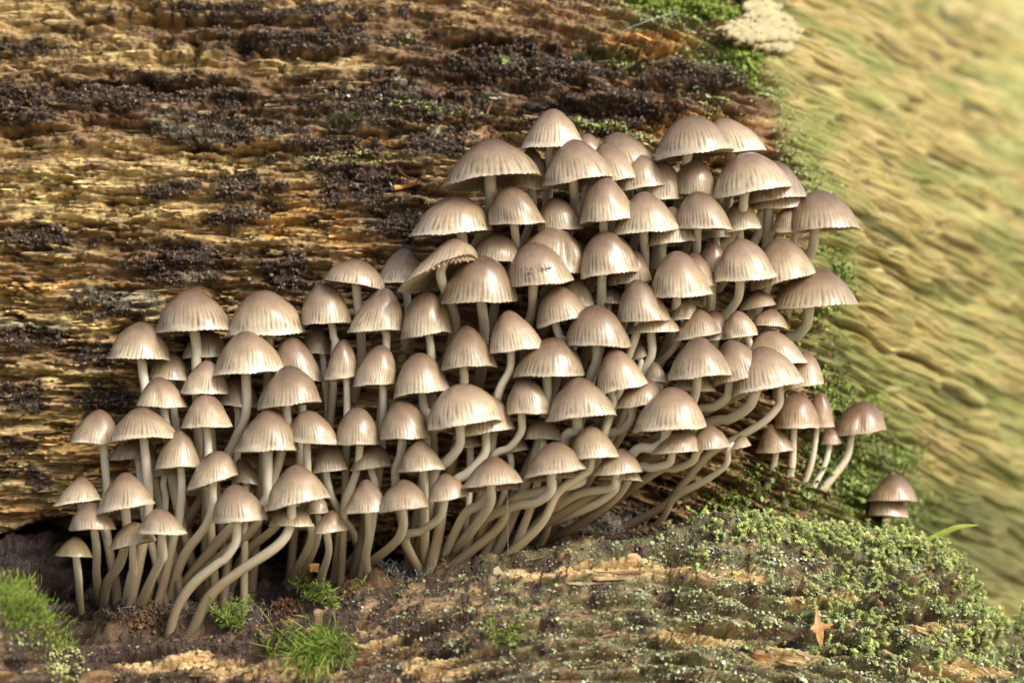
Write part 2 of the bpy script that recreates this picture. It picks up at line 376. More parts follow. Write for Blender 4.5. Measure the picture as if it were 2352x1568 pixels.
# move along the surface normal of the base shape
gy, gx = np.gradient(YB, zs, xs)
nn = np.sqrt(1+gx**2+gy**2); NX, NY, NZ = gx/nn, -1/nn, gy/nn
edge = sstep(0, 22, 200-np.abs(XX-20))
WX, WY, WZ = XX+NX*relief*0.85*np.clip(1/nn*1.6, .4, 1), YB+NY*relief, ZZ+NZ*relief*0.5
WV = np.stack([WX, WY, WZ], -1)
log = bpy.data.objects.new('rotting_log', None); col.objects.link(log)
tag(log, 'big rotting log with broken tan wood face and mossy yellow bark behind the mushrooms', 'log')
fa = grid_faces(len(xs), len(zs))
fb = (FX > bx(FY)).ravel()[fa[:, 0]]
grain = np.stack([FX*PX, vv*PX, crust*(1-bark)], -1).reshape(-1, 3)
def submesh(name, sel, lab):
    f = fa[sel]; u, inv = np.unique(f, return_inverse=True)
    me = mesh(name, WV.reshape(-1, 3)[u], inv.reshape(f.shape)[:, ::1], M_wood, True, {'Col': ('color', C.reshape(-1, 3)[u]), 'grain': ('vec', grain[u])})
    o = obj(name, me, log); o['label'] = lab; return o
submesh('wood_face', ~fb, 'broken brown and tan rotten wood with dark crumbly crusts')
submesh('bark', fb, 'yellow green ridged bark turning away')
def wall_at(fx, fy):            # nearest built point for a pixel
    X = (np.asarray(fx)-1176)*PX; Z = (784-np.asarray(fy))*PX; Y = np.full_like(X, 30.0, dtype=float)
    for _ in range(6):
        k = (DIST+Y)/DIST; Y = 0.5*Y+0.5*wall_base(X*k, Z*k)
    k = (DIST+Y)/DIST
    i = np.clip(np.searchsorted(zs, Z*k), 1, len(zs)-2); j = np.clip(np.searchsorted(xs, X*k), 1, len(xs)-2)
    n = np.stack([NX[i, j], NY[i, j], NZ[i, j]], -1)
    return WV[i, j], n, (i, j)

# ------------------------------------------------------------------ lower log edge in front of the hollow
CRX = [-700, -200, 0, 60, 100, 130, 152, 200, 300, 400, 500, 620, 700, 780, 850, 950, 1100, 1250, 1400, 1500, 1600, 1720, 1850, 2000, 2100, 2200, 2280, 2352, 2700, 3100]
CRY = [1380, 1345, 1352, 1362, 1388, 1430, 1468, 1478, 1482, 1478, 1462, 1442, 1418, 1392, 1366, 1338, 1290, 1262, 1246, 1225, 1206, 1196, 1212, 1232, 1245, 1270, 1335, 1420, 1560, 1660]
YCX = [-700, 60, 130, 200, 300, 800, 1200, 1600, 2000, 2352, 3100]; YCY = [-42, -42, -34, -22, -14, -8, 0, 14, 34, 50, 66]
lx = np.concatenate([np.linspace(-330, -192, 40, endpoint=False), np.arange(-192, 196, 0.6), np.linspace(196.5, 330, 40)])
dfr = np.concatenate([np.linspace(230, 100, 26, endpoint=False), np.arange(100, 0, -0.6)])
dbk = np.concatenate([np.arange(0, 30, 0.8), np.arange(30, 110, 2.0)])
tt = np.concatenate([-dfr, dbk])
LX, T = np.meshgrid(lx, tt)
lfx = 1176+LX/PX
Yc = np.interp(lfx, YCX, YCY)
cre = np.interp(lfx, CRX, CRY); kk = (DIST+Yc)/DIST
Zc = (784-cre)*PX*kk + 1.2*fbm(lfx/70, lfx*0+0.3, 3, 201)
d = np.maximum(-T, 0); e = np.maximum(T, 0)
LZ = Zc-(0.45*d+0.45*d*d/(d+26))
LY = Yc-(0.8*d*26/(d+26)+0.42*d)+e
rise = np.interp(lfx, [-700, 150, 500, 900, 1200, 1500, 2000, 3000], [-0.2, 0.16, 0.30, 0.12, -0.1, -0.5, -0.55, -0.55])
LZ = LZ+rise*e-3.5*np.sin(np.clip(e/18, 0, math.pi))
LFX, LFY = proj(LX, LY, LZ)
rfy = np.interp(LFX, [-600, 0, 400, 700, 1000, 1300, 1500, 1700, 2000, 2352, 3000], [1600, 1575, 1545, 1485, 1385, 1326, 1318, 1345, 1440, 1600, 1850])
lv = LFY-rfy+9*fbm(LFX/140, LFY/60, 3, 211)
lv = lv*1.25
ln_mid = fbm(LFX/110, lv/14, 4, 221); ln_fib = fbm(LFX/60, lv/5, 3, 231); ln_big = fbm(LFX/260, lv/38, 3, 241)
ln_iso = fbm(LFX/15, (LFY-T*4)/11, 4, 251, 0.62); ln_lrg = fbm(LFX/75, lv/34, 4, 261)
lcr = sstep(-0.05, 0.18, ln_lrg+0.25*ln_iso+0.25*sstep(40, -30, lv)*0.6+0.06)
exposed = blobs(LFX, LFY, [(1300, 1332, 190, 18), (1500, 1326, 200, 18), (1660, 1336, 110, 17), (500, 1545, 150, 26), (1010, 1545, 90, 22), (360, 1545, 90, 18), (1800, 1515, 110, 20), (1600, 1475, 130, 14), (2080, 1450, 100, 12), (2200, 1545, 120, 24), (1230, 1345, 60, 10), (640, 1560, 120, 16), (1880, 1385, 90, 10)])
exm = sstep(0.38, 0.56, exposed+0.34*ln_mid+0.42*ln_fib+0.15*ln_iso)
lcr = lcr*(1-exm)
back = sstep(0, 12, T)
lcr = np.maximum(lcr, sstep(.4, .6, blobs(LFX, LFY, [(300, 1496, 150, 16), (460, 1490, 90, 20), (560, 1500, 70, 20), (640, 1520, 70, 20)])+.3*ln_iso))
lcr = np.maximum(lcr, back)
qq = ln_big*3.5+ln_mid*1.2; lev = np.floor(qq*1.5); terr = (lev+sstep(0, 0.3, qq*1.5-lev))/1.5
lrel = 3.2*terr+2.4*ln_mid+1.0*ln_fib
lrid = 1-np.abs(fbm(LFX/420, lv/34, 3, 225))*2.6
lrel = lrel*.8+4.5*lrid
lrel = lrel*(1-0.2*lcr)+0.5*lcr*(1.2+2.2*np.abs(ln_iso)+1.6*ln_iso+0.8*fbm(LFX/5, (LFY-T*4)/4.5, 2, 271))
groove = blobs(LFX, LFY, [(1800, 1474, 90, 11), (1690, 1455, 130, 10), (1890, 1398, 120, 10), (2080, 1425, 120, 11), (1780, 1368, 60, 8), (2290, 1480, 60, 24), (2190, 1375, 40, 24), (330, 1512, 140, 8), (1000, 1515, 60, 8), (1900, 1500, 80, 8)])
lrel = lrel-14*groove
lrel = lrel*(0.25+0.75*sstep(0, 7, d+e))
LC = np.empty(LX.shape+(3,)); LC[:] = (0.27, 0.165, 0.08)
lt = fbm(LFX/110, lv/13, 4, 281)
LC = lerp(LC, (0.44, 0.30, 0.13), sstep(0.05, 0.45, lt))
LC = lerp(LC, (0.14, 0.08, 0.042), sstep(0.0, 0.4, -lt))
LC = lerp(LC, (0.09, 0.055, 0.03), 0.7*sstep(0.45, 0.0, lrid))
LC = lerp(LC, (0.065, 0.043, 0.031), np.clip(lcr*0.95-0.3*sstep(0.2, 0.5, ln_iso), 0, 1))
LC = lerp(LC, (0.17, 0.10, 0.06), 0.45*lcr*sstep(0.15, 0.4, fbm(LFX/28, LFY/12, 3, 291)))
LC = lerp(LC, (0.66, 0.47, 0.22), exm*0.9)
LC = lerp(LC, (0.55, 0.27, 0.07), exm*sstep(0.0, 0.4, fbm(LFX/40, lv/7, 3, 301))*0.7)
LC = lerp(LC, (0.23, 0.225, 0.105), 0.85*sstep(900, 1450, LFX)*sstep(-0.3, 0.2, fbm(LFX/60, LFY/30, 3, 311))*(1-exm)*(1-back))
LC = lerp(LC, (0.035, 0.023, 0.016), 0.9*back*(1-0.5*sstep(0.0, 0.4, ln_iso)))  # dark soil of the hollow floor, deepened further to stand in for shade
gm = blobs(LFX, LFY+T*0, [(330, 1440, 130, 40)])*sstep(2, 10, T)
LC = lerp(LC, (0.11, 0.07, 0.03), np.clip(gm, 0, 1)*0.8)
lrel = lrel+4*np.clip(gm, 0, 1)*(1+ln_iso)
def grid_normals(A):
    du = np.gradient(A, axis=1); dv = np.gradient(A, axis=0)
    n = np.cross(du, dv); n /= np.linalg.norm(n, axis=-1, keepdims=True)+1e-9
    return n
LB = np.stack([LX, LY, LZ], -1); LN = grid_normals(LB)
LN = np.where((LN[..., 2:3] < 0), -LN, LN)
LV = LB+LN*lrel[..., None]
llog = bpy.data.objects.new('lower_log', None); col.objects.link(llog)
tag(llog, 'crumbling lower log edge with moss, lichen and bare orange wood under the mushrooms', 'log')
lgrain = np.stack([LFX*PX, lv*PX/1.25, lcr], -1).reshape(-1, 3)
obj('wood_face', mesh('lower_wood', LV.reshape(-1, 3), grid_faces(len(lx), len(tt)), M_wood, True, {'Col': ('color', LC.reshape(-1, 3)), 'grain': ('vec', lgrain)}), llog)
LPX, LPY = proj(LV[..., 0], LV[..., 1], LV[..., 2])

# ------------------------------------------------------------------ mushrooms
TILE = {'A': (100, 800), 'B': (100, 1200), 'C': (600, 800), 'D': (600, 1200), 'E': (1100, 300), 'F': (1100, 700), 'G': (1100, 1100),
        'H': (1600, 300), 'I': (1600, 700), 'J': (1600, 1100), 'K': (2000, 300), 'L': (2100, 700), 'M': (2100, 1100)}
def px(t, x, y):
    if t == 'N': return (x*0.3335, 1333*0.784+y*0.3335)
    if t == 'P': return (x, y)
    ox, oy = TILE[t]; return (ox*0.784+x*0.25, oy*0.784+y*0.25)
# tile, left rim, right rim, apex, roundness, depth step behind its row (mm), gill pitch (deg), stem points
MU = [
 ('A',1112,555,1840,522,1440,145,.66,0,1,[(1475,540),(1497,720),(1492,900)],None),
 ('A',660,785,1252,792,985,450,.66,0,1,[(985,780),(1005,950),(1025,1090)],None),
 ('A',1055,965,1440,985,1250,725,.7,12,0,[(1270,1000),(1290,1300),(1310,1440)],None),
 ('A',945,1220,1415,1232,1150,950,.45,0,0,[(1195,1245),(1213,1400)],None),
 ('A',1362,782,1790,770,1580,520,.7,12,0,[(1600,780),(1600,900)],None),
 ('A',1345,1100,1800,1112,1590,800,.45,1,0,[(1580,1100),(1590,1200)],None),
 ('A',1350,1420,1825,1412,1570,1090,.5,0,-1,[(1588,1430),(1600,1600),(1600,1660)],None),
 ('B',333,312,795,308,600,-5,.5,1,0,[(635,310),(655,560),(668,740)],[('N',720,420),('N',760,700),('N',800,900),('N',800,1060)]),
 ('B',705,300,1333,264,975,-22,.55,-2,3,[(1010,290),(1040,600),(1050,860)],[('N',1010,480),('N',960,720),('N',890,1070)]),
 ('B',695,458,1120,442,930,225,.75,12,0,[(960,460),(975,600)],None),
 ('B',1103,545,1530,522,1330,185,.5,1,1,[(1350,530),(1355,750),(1330,1010)],[('N',1200,560),('N',1150,800),('N',1080,1060)]),
 ('B',170,892,610,825,430,612,.35,4,0,[(430,850),(470,980)],[('N',700,480),('N',750,640),('N',790,900)]),
 ('B',568,962,1110,857,825,575,.42,-4,0,[(840,915),(850,1150),(790,1400)],[('N',740,880),('N',715,1060)]),
 ('B',1415,748,1880,602,1650,380,.7,0,0,[(1640,725),(1635,900),(1560,1090),(1400,1300)],[('N',1215,830),('N',1170,1040)]),
 ('B',320,1108,757,1092,520,850,.62,-1,0,[(553,1105),(575,1300),(572,1500)],[('N',672,900),('N',685,1060)]),
 ('B',190,1337,540,1350,385,1160,.25,2,0,[(385,1345),(408,1540)],[('N',545,900),('N',555,1105)]),
 ('B',945,1132,1408,1137,1150,900,.40,-5,-3,[(1172,1165),(1185,1330)],[('N',1105,730),('N',1045,850),('N',980,1000),('N',940,1080)]),
 ('B',700,1290,1120,1197,890,1030,.5,6,1,[(905,1270),(910,1480)],[('N',905,830),('N',870,980),('N',850,1090)]),
 ('D',250,660,525,690,340,448,.75,9,0,[(385,680),(370,800)],None),
 ('D',75,1045,577,1003,270,687,.68,-2,0,[(295,1030),(285,1210),(190,1360)],[('N',1500,745),('N',1330,885),('N',1220,1050),('N',1165,1240)]),
 ('B',1080,622,1310,595,1200,420,.7,14,0,[(1200,600),(1190,700)],[('N',1140,330),('N',1090,700),('N',1010,1050)]),
 ('C',232,575,920,545,530,155,.8,1,-2,[(585,580),(590,660)],None),
 ('C',72,958,740,900,380,525,.55,-2,2,[(378,905),(385,1150),(368,1330),(300,1480)],[('D',200,430),('N',1390,300),('N',1250,520),('N',1190,760),('N',1130,1060)]),
 ('C',630,930,1095,998,800,580,.72,4,0,[(900,990),(900,1080)],None),
 ('C',493,1256,1075,1178,760,848,.62,-3,0,[(750,1225),(757,1420)],[('D',700,400),('D',640,600),('N',1750,490),('N',1560,660),('N',1330,870),('N',1230,1060)]),
 ('C',105,1215,500,1225,300,915,.7,10,0,[(300,1230),(310,1380)],None),
 ('C',878,465,1348,452,1095,90,.78,1,0,[(1165,460),(1185,600),(1195,700)],None),
 ('C',895,735,1160,745,1030,480,.8,12,0,[(1080,740),(1100,1000),(1130,1320)],None),
 ('C',1090,72,1658,160,1406,-129,.75,0,5,[(1395,150),(1410,330),(1440,700)],None),
 ('C',1315,545,1818,527,1650,137,.6,-2,1,[(1655,520),(1665,700)],None),
 ('C',1098,990,1388,965,1275,605,.9,-1,4,[(1300,960),(1305,1240)],None),
 ('C',1368,1048,1750,1028,1610,660,.88,-1,6,[(1630,1010),(1636,1360)],None),
 ('D',790,298,1245,320,955,5,.72,-1,0,[(940,300),(942,570)],[('D',900,760),('N',1890,500),('N',1680,690),('N',1560,1000)]),
 ('D',1203,320,1612,316,1400,-25,.85,0,0,[(1425,315),(1400,540),(1340,720),(1280,900)],[('N',2300,900)]),
 ('G',32,592,527,567,240,225,.58,-1,1,[(250,560),(230,740),(180,900)],None),
 ('D',275,392,862,366,590,-5,.6,-3,0,[(580,380),(575,620),(540,850)],[('N',1600,490),('N',1310,830),('N',1200,1060)]),
 ('D',985,585,1322,548,1140,300,.6,9,0,[(1115,570),(1160,780),(1280,1000),(1370,1150),(1385,1330)],None),
 ('D',1335,562,1732,517,1540,310,.65,9,0,[(1530,545),(1565,720)],None),
 ('D',553,928,1152,803,820,505,.48,-5,0,[(800,875),(782,1080),(650,1260)],[('N',1640,805),('N',1450,965),('N',1335,1180),('N',1300,1250)]),
 ('D',583,1072,1012,1076,800,880,.6,5,0,[(970,1070),(975,1210),(880,1400)],[('N',2040,790),('N',1950,930)]),
 ('D',925,965,1140,942,1040,790,.7,12,0,[(1040,950),(1050,1100)],None),
 ('D',1000,1145,1312,1103,1160,925,.5,4,0,[(1125,1130),(1140,1300),(1085,1490)],[('N',2205,880),('N',2190,1000)]),
 ('D',1278,958,1702,926,1480,640,.40,-2,0,[(1505,940),(1505,1180),(1480,1350)],[('D',1485,1600)]),
 ('G',20,1262,503,1207,250,955,.50,-4,0,[(255,1235),(250,1400),(150,1560)],None),
 ('G',198,892,647,857,400,590,.32,-1,0,[(440,875),(450,1120)],None),
 ('F',155,1468,687,1385,390,1045,.66,-1,3,[(430,1400),(445,1560)],[('G',480,420)]),
 ('F',222,927,704,857,460,485,.85,-1,2,[(490,860),(515,1120)],None),
 ('F',10,392,430,402,270,80,.62,8,0,[(270,400),(300,650)],None),
 ('F',215,480,950,205,690,5,.30,-8,13,[(600,340),(690,600),(730,800)],None),
 ('F',603,592,1303,562,960,150,.72,-3,0,[(970,575),(1000,800),(990,1000)],None),
 ('E',880,1450,1345,1470,1125,1205,.75,6,2,[(1120,1460),(1120,1600)],None),
 ('F',1222,448,1828,382,1440,35,.72,-3,0,[(1450,430),(1440,650),(1395,820)],None),
 ('H',-270,1520,362,1575,80,1135,.85,4,0,[(80,1550),(90,1650)],None),
 ('F',1470,822,1965,690,1650,430,.6,1,1,[(1655,770),(1700,920),(1720,980)],None),
 ('F',1048,1052,1552,1000,1215,655,.5,-3,2,[(1245,1020),(1235,1200),(1120,1460)],None),
 ('F',598,1205,1126,1170,830,790,.45,-2,1,[(810,1180),(810,1360)],None),
 ('F',1262,1277,1915,1258,1620,905,.72,0,1,[(1575,1260),(1570,1490)],None),
 ('G',495,515,1167,415,770,75,.85,-5,4,[(780,470),(770,640),(650,790),(540,880)],None),
 ('G',722,575,1287,492,1010,180,.72,4,1,[(1015,540),(1000,720),(850,890),(740,960)],[('G',640,1100),('G',590,1400)]),
 ('G',1215,360,1622,346,1365,20,.72,0,2,[(1345,350),(1340,510),(1230,660),(1080,750)],None),
 ('J',0,425,648,357,290,15,.55,-2,0,[(285,395),(280,500),(170,580)],None),
 ('G',1352,582,1742,588,1540,380,.5,8,0,[(1540,580),(1530,700)],None),
 ('J',-208,950,375,857,70,608,.48,-3,1,[(50,910),(40,1060),(-100,1165),(-300,1200)],[('J',-560,1320)]),
 ('J',-200,988,322,925,60,780,.5,6,0,[(330,940),(250,1005),(30,1040)],[('J',-300,1150)]),
 ('G',792,1037,1358,977,1075,738,.34,-4,0,[(1060,1010),(1050,1180),(900,1400)],[('G',770,1560)]),
 ('G',805,1072,1318,1042,1060,900,.5,5,0,[(1040,1050),(960,1180),(830,1260)],[('G',700,1500)]),
 ('G',480,1167,862,1102,630,900,.5,-2,0,[(635,1145),(590,1300),(430,1420)],[('G',270,1500)]),
 ('G',1190,716,1412,676,1290,560,.6,13,0,[(1235,700),(1240,860)],None),
 ('G',680,676,975,642,830,520,.6,13,0,[(865,650),(870,820)],None),
 ('J',220,765,687,747,405,458,.45,-1,-1,[(420,780),(395,870),(320,920)],[('J',100,1080)]),
 ('J',430,920,880,882,685,670,.5,2,0,[(640,920),(600,1030),(300,1085)],[('J',60,1250)]),
 ('J',480,952,888,970,690,800,.45,8,0,[(660,960),(600,1080)],[('J',300,1250)]),
 ('J',455,178,935,72,615,-245,.55,-1,0,[(600,150),(605,300)],None),
 ('J',620,302,1087,243,900,30,.7,4,0,[(790,280),(780,390),(690,500),(540,570)],None),
 ('J',806,520,1467,468,1150,100,.66,-2,0,[(1105,500),(1085,600),(980,665),(820,690)],None),
 ('J',955,718,1420,692,1250,480,.6,4,0,[(1160,705),(1130,800),(980,845),(820,860)],None),
 ('J',1320,695,1697,652,1480,450,.6,4,0,[(1395,690),(1340,790),(1180,855),(1000,890)],None),
 ('J',1680,690,1885,640,1790,545,.4,6,0,[(1680,670),(1650,820),(1450,970),(1180,1120)],None),
 ('I',1118,1297,1707,1247,1395,898,.52,-2,0,[(1390,1275),(1370,1420),(1320,1530)],[('J',1200,420)]),
 ('I',1548,1345,2032,1247,1690,925,.6,2,3,[(1690,1320),(1660,1450),(1540,1540),(1380,1580)],None),
 ('L',150,1445,802,1312,395,988,.6,-1,3,[(350,1420),(290,1540),(120,1650),(-120,1710)],None),
 ('L',290,1160,832,1142,480,828,.6,6,0,[(560,1150),(560,1250)],None),
 ('L',600,1388,992,1322,800,1035,.62,9,0,[(600,1370),(570,1520),(440,1670),(250,1790)],[('J',1500,720),('J',1250,1000)]),
 ('I',1170,1385,1562,1402,1370,1180,.5,9,0,[(1370,1390),(1330,1500)],None),
 ('I',955,525,1537,502,1200,110,.6,-2,-3,[(1200,545),(1185,700),(1160,780)],None),
 ('I',1180,455,1578,428,1350,120,.65,5,0,[(1500,440),(1500,650)],None),
 ('I',640,760,1150,733,830,370,.5,-1,-1,[(845,755),(820,900),(760,1070)],None),
 ('I',732,875,1230,842,980,640,.6,5,1,[(965,870),(970,1050),(900,1220)],None),
 ('I',308,365,864,292,530,-70,.75,-1,0,[(515,345),(505,590)],None),
 ('I',555,430,962,382,760,80,.75,6,0,[(760,400),(750,560)],None),
 ('I',410,580,700,600,570,420,.8,12,0,[(560,590),(560,700)],None),
 ('I',90,605,445,622,270,360,.75,8,0,[(270,610),(270,760)],None),
 ('I',180,985,782,990,450,605,.72,-1,0,[(465,995),(455,1130),(390,1310)],None),
 ('I',1130,752,1397,735,1280,535,.75,5,3,[(1260,740),(1250,860)],None),
 ('I',1163,942,1607,862,1390,640,.38,5,1,[(1380,900),(1350,1000)],None),
 ('I',1400,948,1707,907,1530,650,.6,9,0,[(1540,930),(1510,1040)],None),
 ('L',60,925,377,876,185,660,.7,3,0,[(280,900),(280,990)],None),
 ('I',785,1118,930,1072,845,955,.6,9,0,[(850,1090),(850,1200)],None),
 ('I',915,1308,1117,1316,1000,1130,.6,9,0,[(1000,1310),(990,1420)],None),
 ('E',1333,435,1905,388,1625,62,.52,2,2,[(1605,430),(1600,620)],None),
 ('E',620,795,1522,678,1040,335,.55,-3,8,[(1055,740),(1062,920)],None),
 ('E',1240,790,1600,800,1430,425,.72,7,2,[(1440,800),(1452,920)],None),
 ('H',-30,790,622,692,230,335,.6,-2,7,[(250,730),(262,950)],None),
 ('E',318,1238,1078,1178,730,853,.62,-1,1,[(790,1210),(800,1400)],None),
 ('E',1048,1125,1552,1110,1230,765,.75,-3,-1,[(1275,1130),(1290,1320)],None),
 ('E',1490,1190,1915,1165,1645,875,.75,5,2,[(1690,1180),(1700,1300)],None),
 ('H',300,1120,832,1067,520,680,.55,-3,1,[(530,1100),(530,1240)],None),
 ('H',400,735,877,685,540,378,.65,4,0,[(630,710),(640,820)],None),
 ('H',480,570,1032,550,650,273,.65,9,0,[(760,560),(770,700)],None),
 ('H',230,500,545,490,370,285,.7,12,0,[(390,490),(400,600)],None),
 ('H',635,815,1112,757,850,478,.65,6,1,[(880,780),(890,900)],None),
 ('H',830,905,1262,882,1060,540,.7,9,0,[(1060,890),(1060,1000)],None),
 ('H',610,1228,1217,1163,890,820,.52,-1,1,[(895,1190),(907,1480)],None),
 ('H',930,1322,1397,1282,1150,958,.6,4,3,[(1075,1310),(1065,1480)],None),
 ('H',1190,1165,1712,1168,1400,815,.75,0,2,[(1390,1165),(1382,1450)],None),
 ('H',1180,840,1568,850,1360,508,.85,7,0,[(1370,845),(1370,950)],None),
 ('H',1005,548,1722,442,1310,120,.62,1,7,[(1300,480),(1290,600)],None),
 ('K',180,480,778,442,370,145,.6,7,3,[(440,465),(440,560)],None),
 ('K',262,895,1008,775,580,460,.62,-2,2,[(565,850),(540,1050),(440,1230),(350,1360)],None),
 ('K',540,935,1147,862,800,540,.62,4,1,[(800,900),(790,1100)],None),
 ('K',600,985,1130,952,860,700,.6,8,1,[(735,970),(705,1190),(640,1330)],None),
 ('K',930,1195,1647,1157,1240,810,.58,0,2,[(1215,1170),(1195,1340),(1120,1470)],None),
 ('K',815,1195,1130,1205,970,960,.7,6,0,[(1030,1195),(1010,1330)],None),
 ('K',330,1205,722,1152,530,900,.6,8,2,[(530,1180),(520,1300)],None),
 ('K',165,1245,465,1235,310,1010,.6,12,0,[(310,1235),(310,1330)],None),
 ('K',140,1565,420,1560,270,1270,.75,9,0,[(280,1560),(280,1680)],None),
 ('L',-25,402,563,352,210,-5,.56,-2,1,[(215,375),(195,540),(90,690),(-10,780)],None),
 ('L',300,478,920,312,550,-5,.6,4,1,[(470,430),(400,600),(290,720),(200,790)],None),
 ('L',485,655,1302,592,900,255,.50,4,1,[(850,620),(825,780),(740,880),(640,935)],None),
 ('L',200,665,547,605,385,480,.6,8,2,[(380,640),(370,740)],None),
 ('L',305,800,662,835,505,640,.55,6,6,[(490,810),(480,900)],None),
 ('M',520,475,942,482,740,165,.85,0,-2,[(710,480),(692,800),(655,1010),(630,1220)],[]),
 ('M',845,470,1082,473,950,150,.95,4,0,[(925,470),(870,800),(780,1050),(740,1230)],[]),
 ('M',1050,565,1552,505,1330,235,.7,2,1,[(1240,550),(1190,760),(1000,1010),(830,1240)],[]),
 ('M',358,712,722,692,500,440,.4,-3,0,[(545,705),(500,900),(430,1130)],[]),
 ('M',945,635,1155,625,1040,480,.7,6,0,[(1040,630),(980,850),(840,1110)],[]),
 ('M',1388,1152,1842,1155,1640,900,.5,0,1,[(1585,1160),(1550,1400)],[]),
 ('M',1380,1280,1768,1305,1560,1080,.8,5,0,[(1560,1290),(1530,1440)],[]),
]
def find(t, xl): 
    for i, m in enumerate(MU):
        if m[0] == t and m[1] == xl: return i
SP = {find('F',215): 'torn tan cap tilted over its neighbours, pale ragged gills showing along its edge',
      find('F',1222): 'large dome capped mushroom with dark brown specks across its pale cap',
      find('E',620): 'largest wide spreading cap with gills showing beneath, highest against the dark rotten wood',
      find('B',190): 'tiny olive-tinged conical mushroom standing alone under the overhanging wood',
      find('M',1388): 'small dark conical mushroom standing apart on mossy bark, above a second cap',
      find('M',1380): 'small cap tucked directly under the dark conical mushroom standing apart on bark',
      find('M',520): 'round-topped dark brown mushroom in the little group on mossy bark, widest stem row',
      find('M',845): 'narrow thimble-shaped dark mushroom behind its neighbour in the little group on bark',
      find('M',1050): 'leaning dark mushroom with dented cap at the outer side of the little bark group',
      find('M',358): 'lowest small conical mushroom of the little group, against the main cluster',
      find('M',945): 'half hidden small cap below the leaning dented mushroom on mossy bark',
      find('J',1680): 'tiny pale cap on a long curved stem arching out over the green moss',
      find('H',-270): 'glossy folded brown cap directly behind the brown-specked cap',
      find('C',1090): 'pale cap with flared wavy rim at the cluster edge, above two darker bells',
      find('L',485): 'wide spreading cap on a strongly curved stem, jutting over the yellow bark',
      find('K',930): 'broad brown cap jutting furthest over the yellow bark on a straight stem',
      find('A',1112): 'large smooth dome cap standing tall against the tan wood on a straight stem',
      find('C',232): 'large rounded cap with reddish brown top, touching the tall smooth dome cap',
      find('L',305): 'upturned brown cap showing its underside beside the yellow bark',
      find('I',1130): 'small crumpled cap squeezed below a bigger bell cap',
      find('E',1333): 'tall pointed pale bell cap at the very top of the cluster',
      find('H',1005): 'large domed cap with gills showing, pressed against the mossy wood above',
      find('K',180): 'pale cap behind the large gilled dome, closest to the green moss cushions',
      find('K',262): 'large grey brown cap with strong stripes on a yellowish bent stem',
      find('G',495): 'large rounded pale cap leaning over a second cap with a curved stem'}

def C_(a, b): return (a[0]+b[0])/2
def catmull(P, n=6):
    P = np.asarray(P, float); Q = np.vstack([2*P[0]-P[1], P, 2*P[-1]-P[-2]]); out = []
    for i in range(1, len(Q)-2):
        p0, p1, p2, p3 = Q[i-1], Q[i], Q[i+1], Q[i+2]
        for t in np.linspace(0, 1, n, endpoint=False):
            out.append(0.5*((2*p1)+(-p0+p2)*t+(2*p0-5*p1+4*p2-p3)*t*t+(-p0+3*p1-3*p2+p3)*t**3))
    out.append(P[-1]); return np.array(out)
def tube(P, R, sides=10, ref=(0, 1, 0)):
    P = np.asarray(P, float); n = len(P)
    T = np.gradient(P, axis=0); T /= np.linalg.norm(T, axis=1, keepdims=True)+1e-9
    U = np.cross(T, np.array(ref)); U /= np.linalg.norm(U, axis=1, keepdims=True)+1e-9
    W = np.cross(T, U)
    a = np.linspace(0, 2*math.pi, sides, endpoint=False)
    R = np.broadcast_to(np.asarray(R, float), (n,))
    V = P[:, None]+R[:, None, None]*(np.cos(a)[None, :, None]*U[:, None]+np.sin(a)[None, :, None]*W[:, None])
    return V.reshape(-1, 3), grid_faces(sides, n, True), a

def row_depth(fx, fy):
    top = np.interp(fx, [130, 300, 450, 800, 1000, 1100, 1250, 1700, 1950, 2100], [1020, 760, 690, 600, 440, 340, 262, 272, 420, 800])
    bot = np.interp(fx, [100, 600, 1300, 1500, 1800, 2000], [1280, 1230, 1200, 1130, 1030, 900])
    s = (fy-top)/(bot-top)
    return 8-40*np.clip(s, -.1, 1.15)+np.clip(fx-1600, 0, 500)*0.055

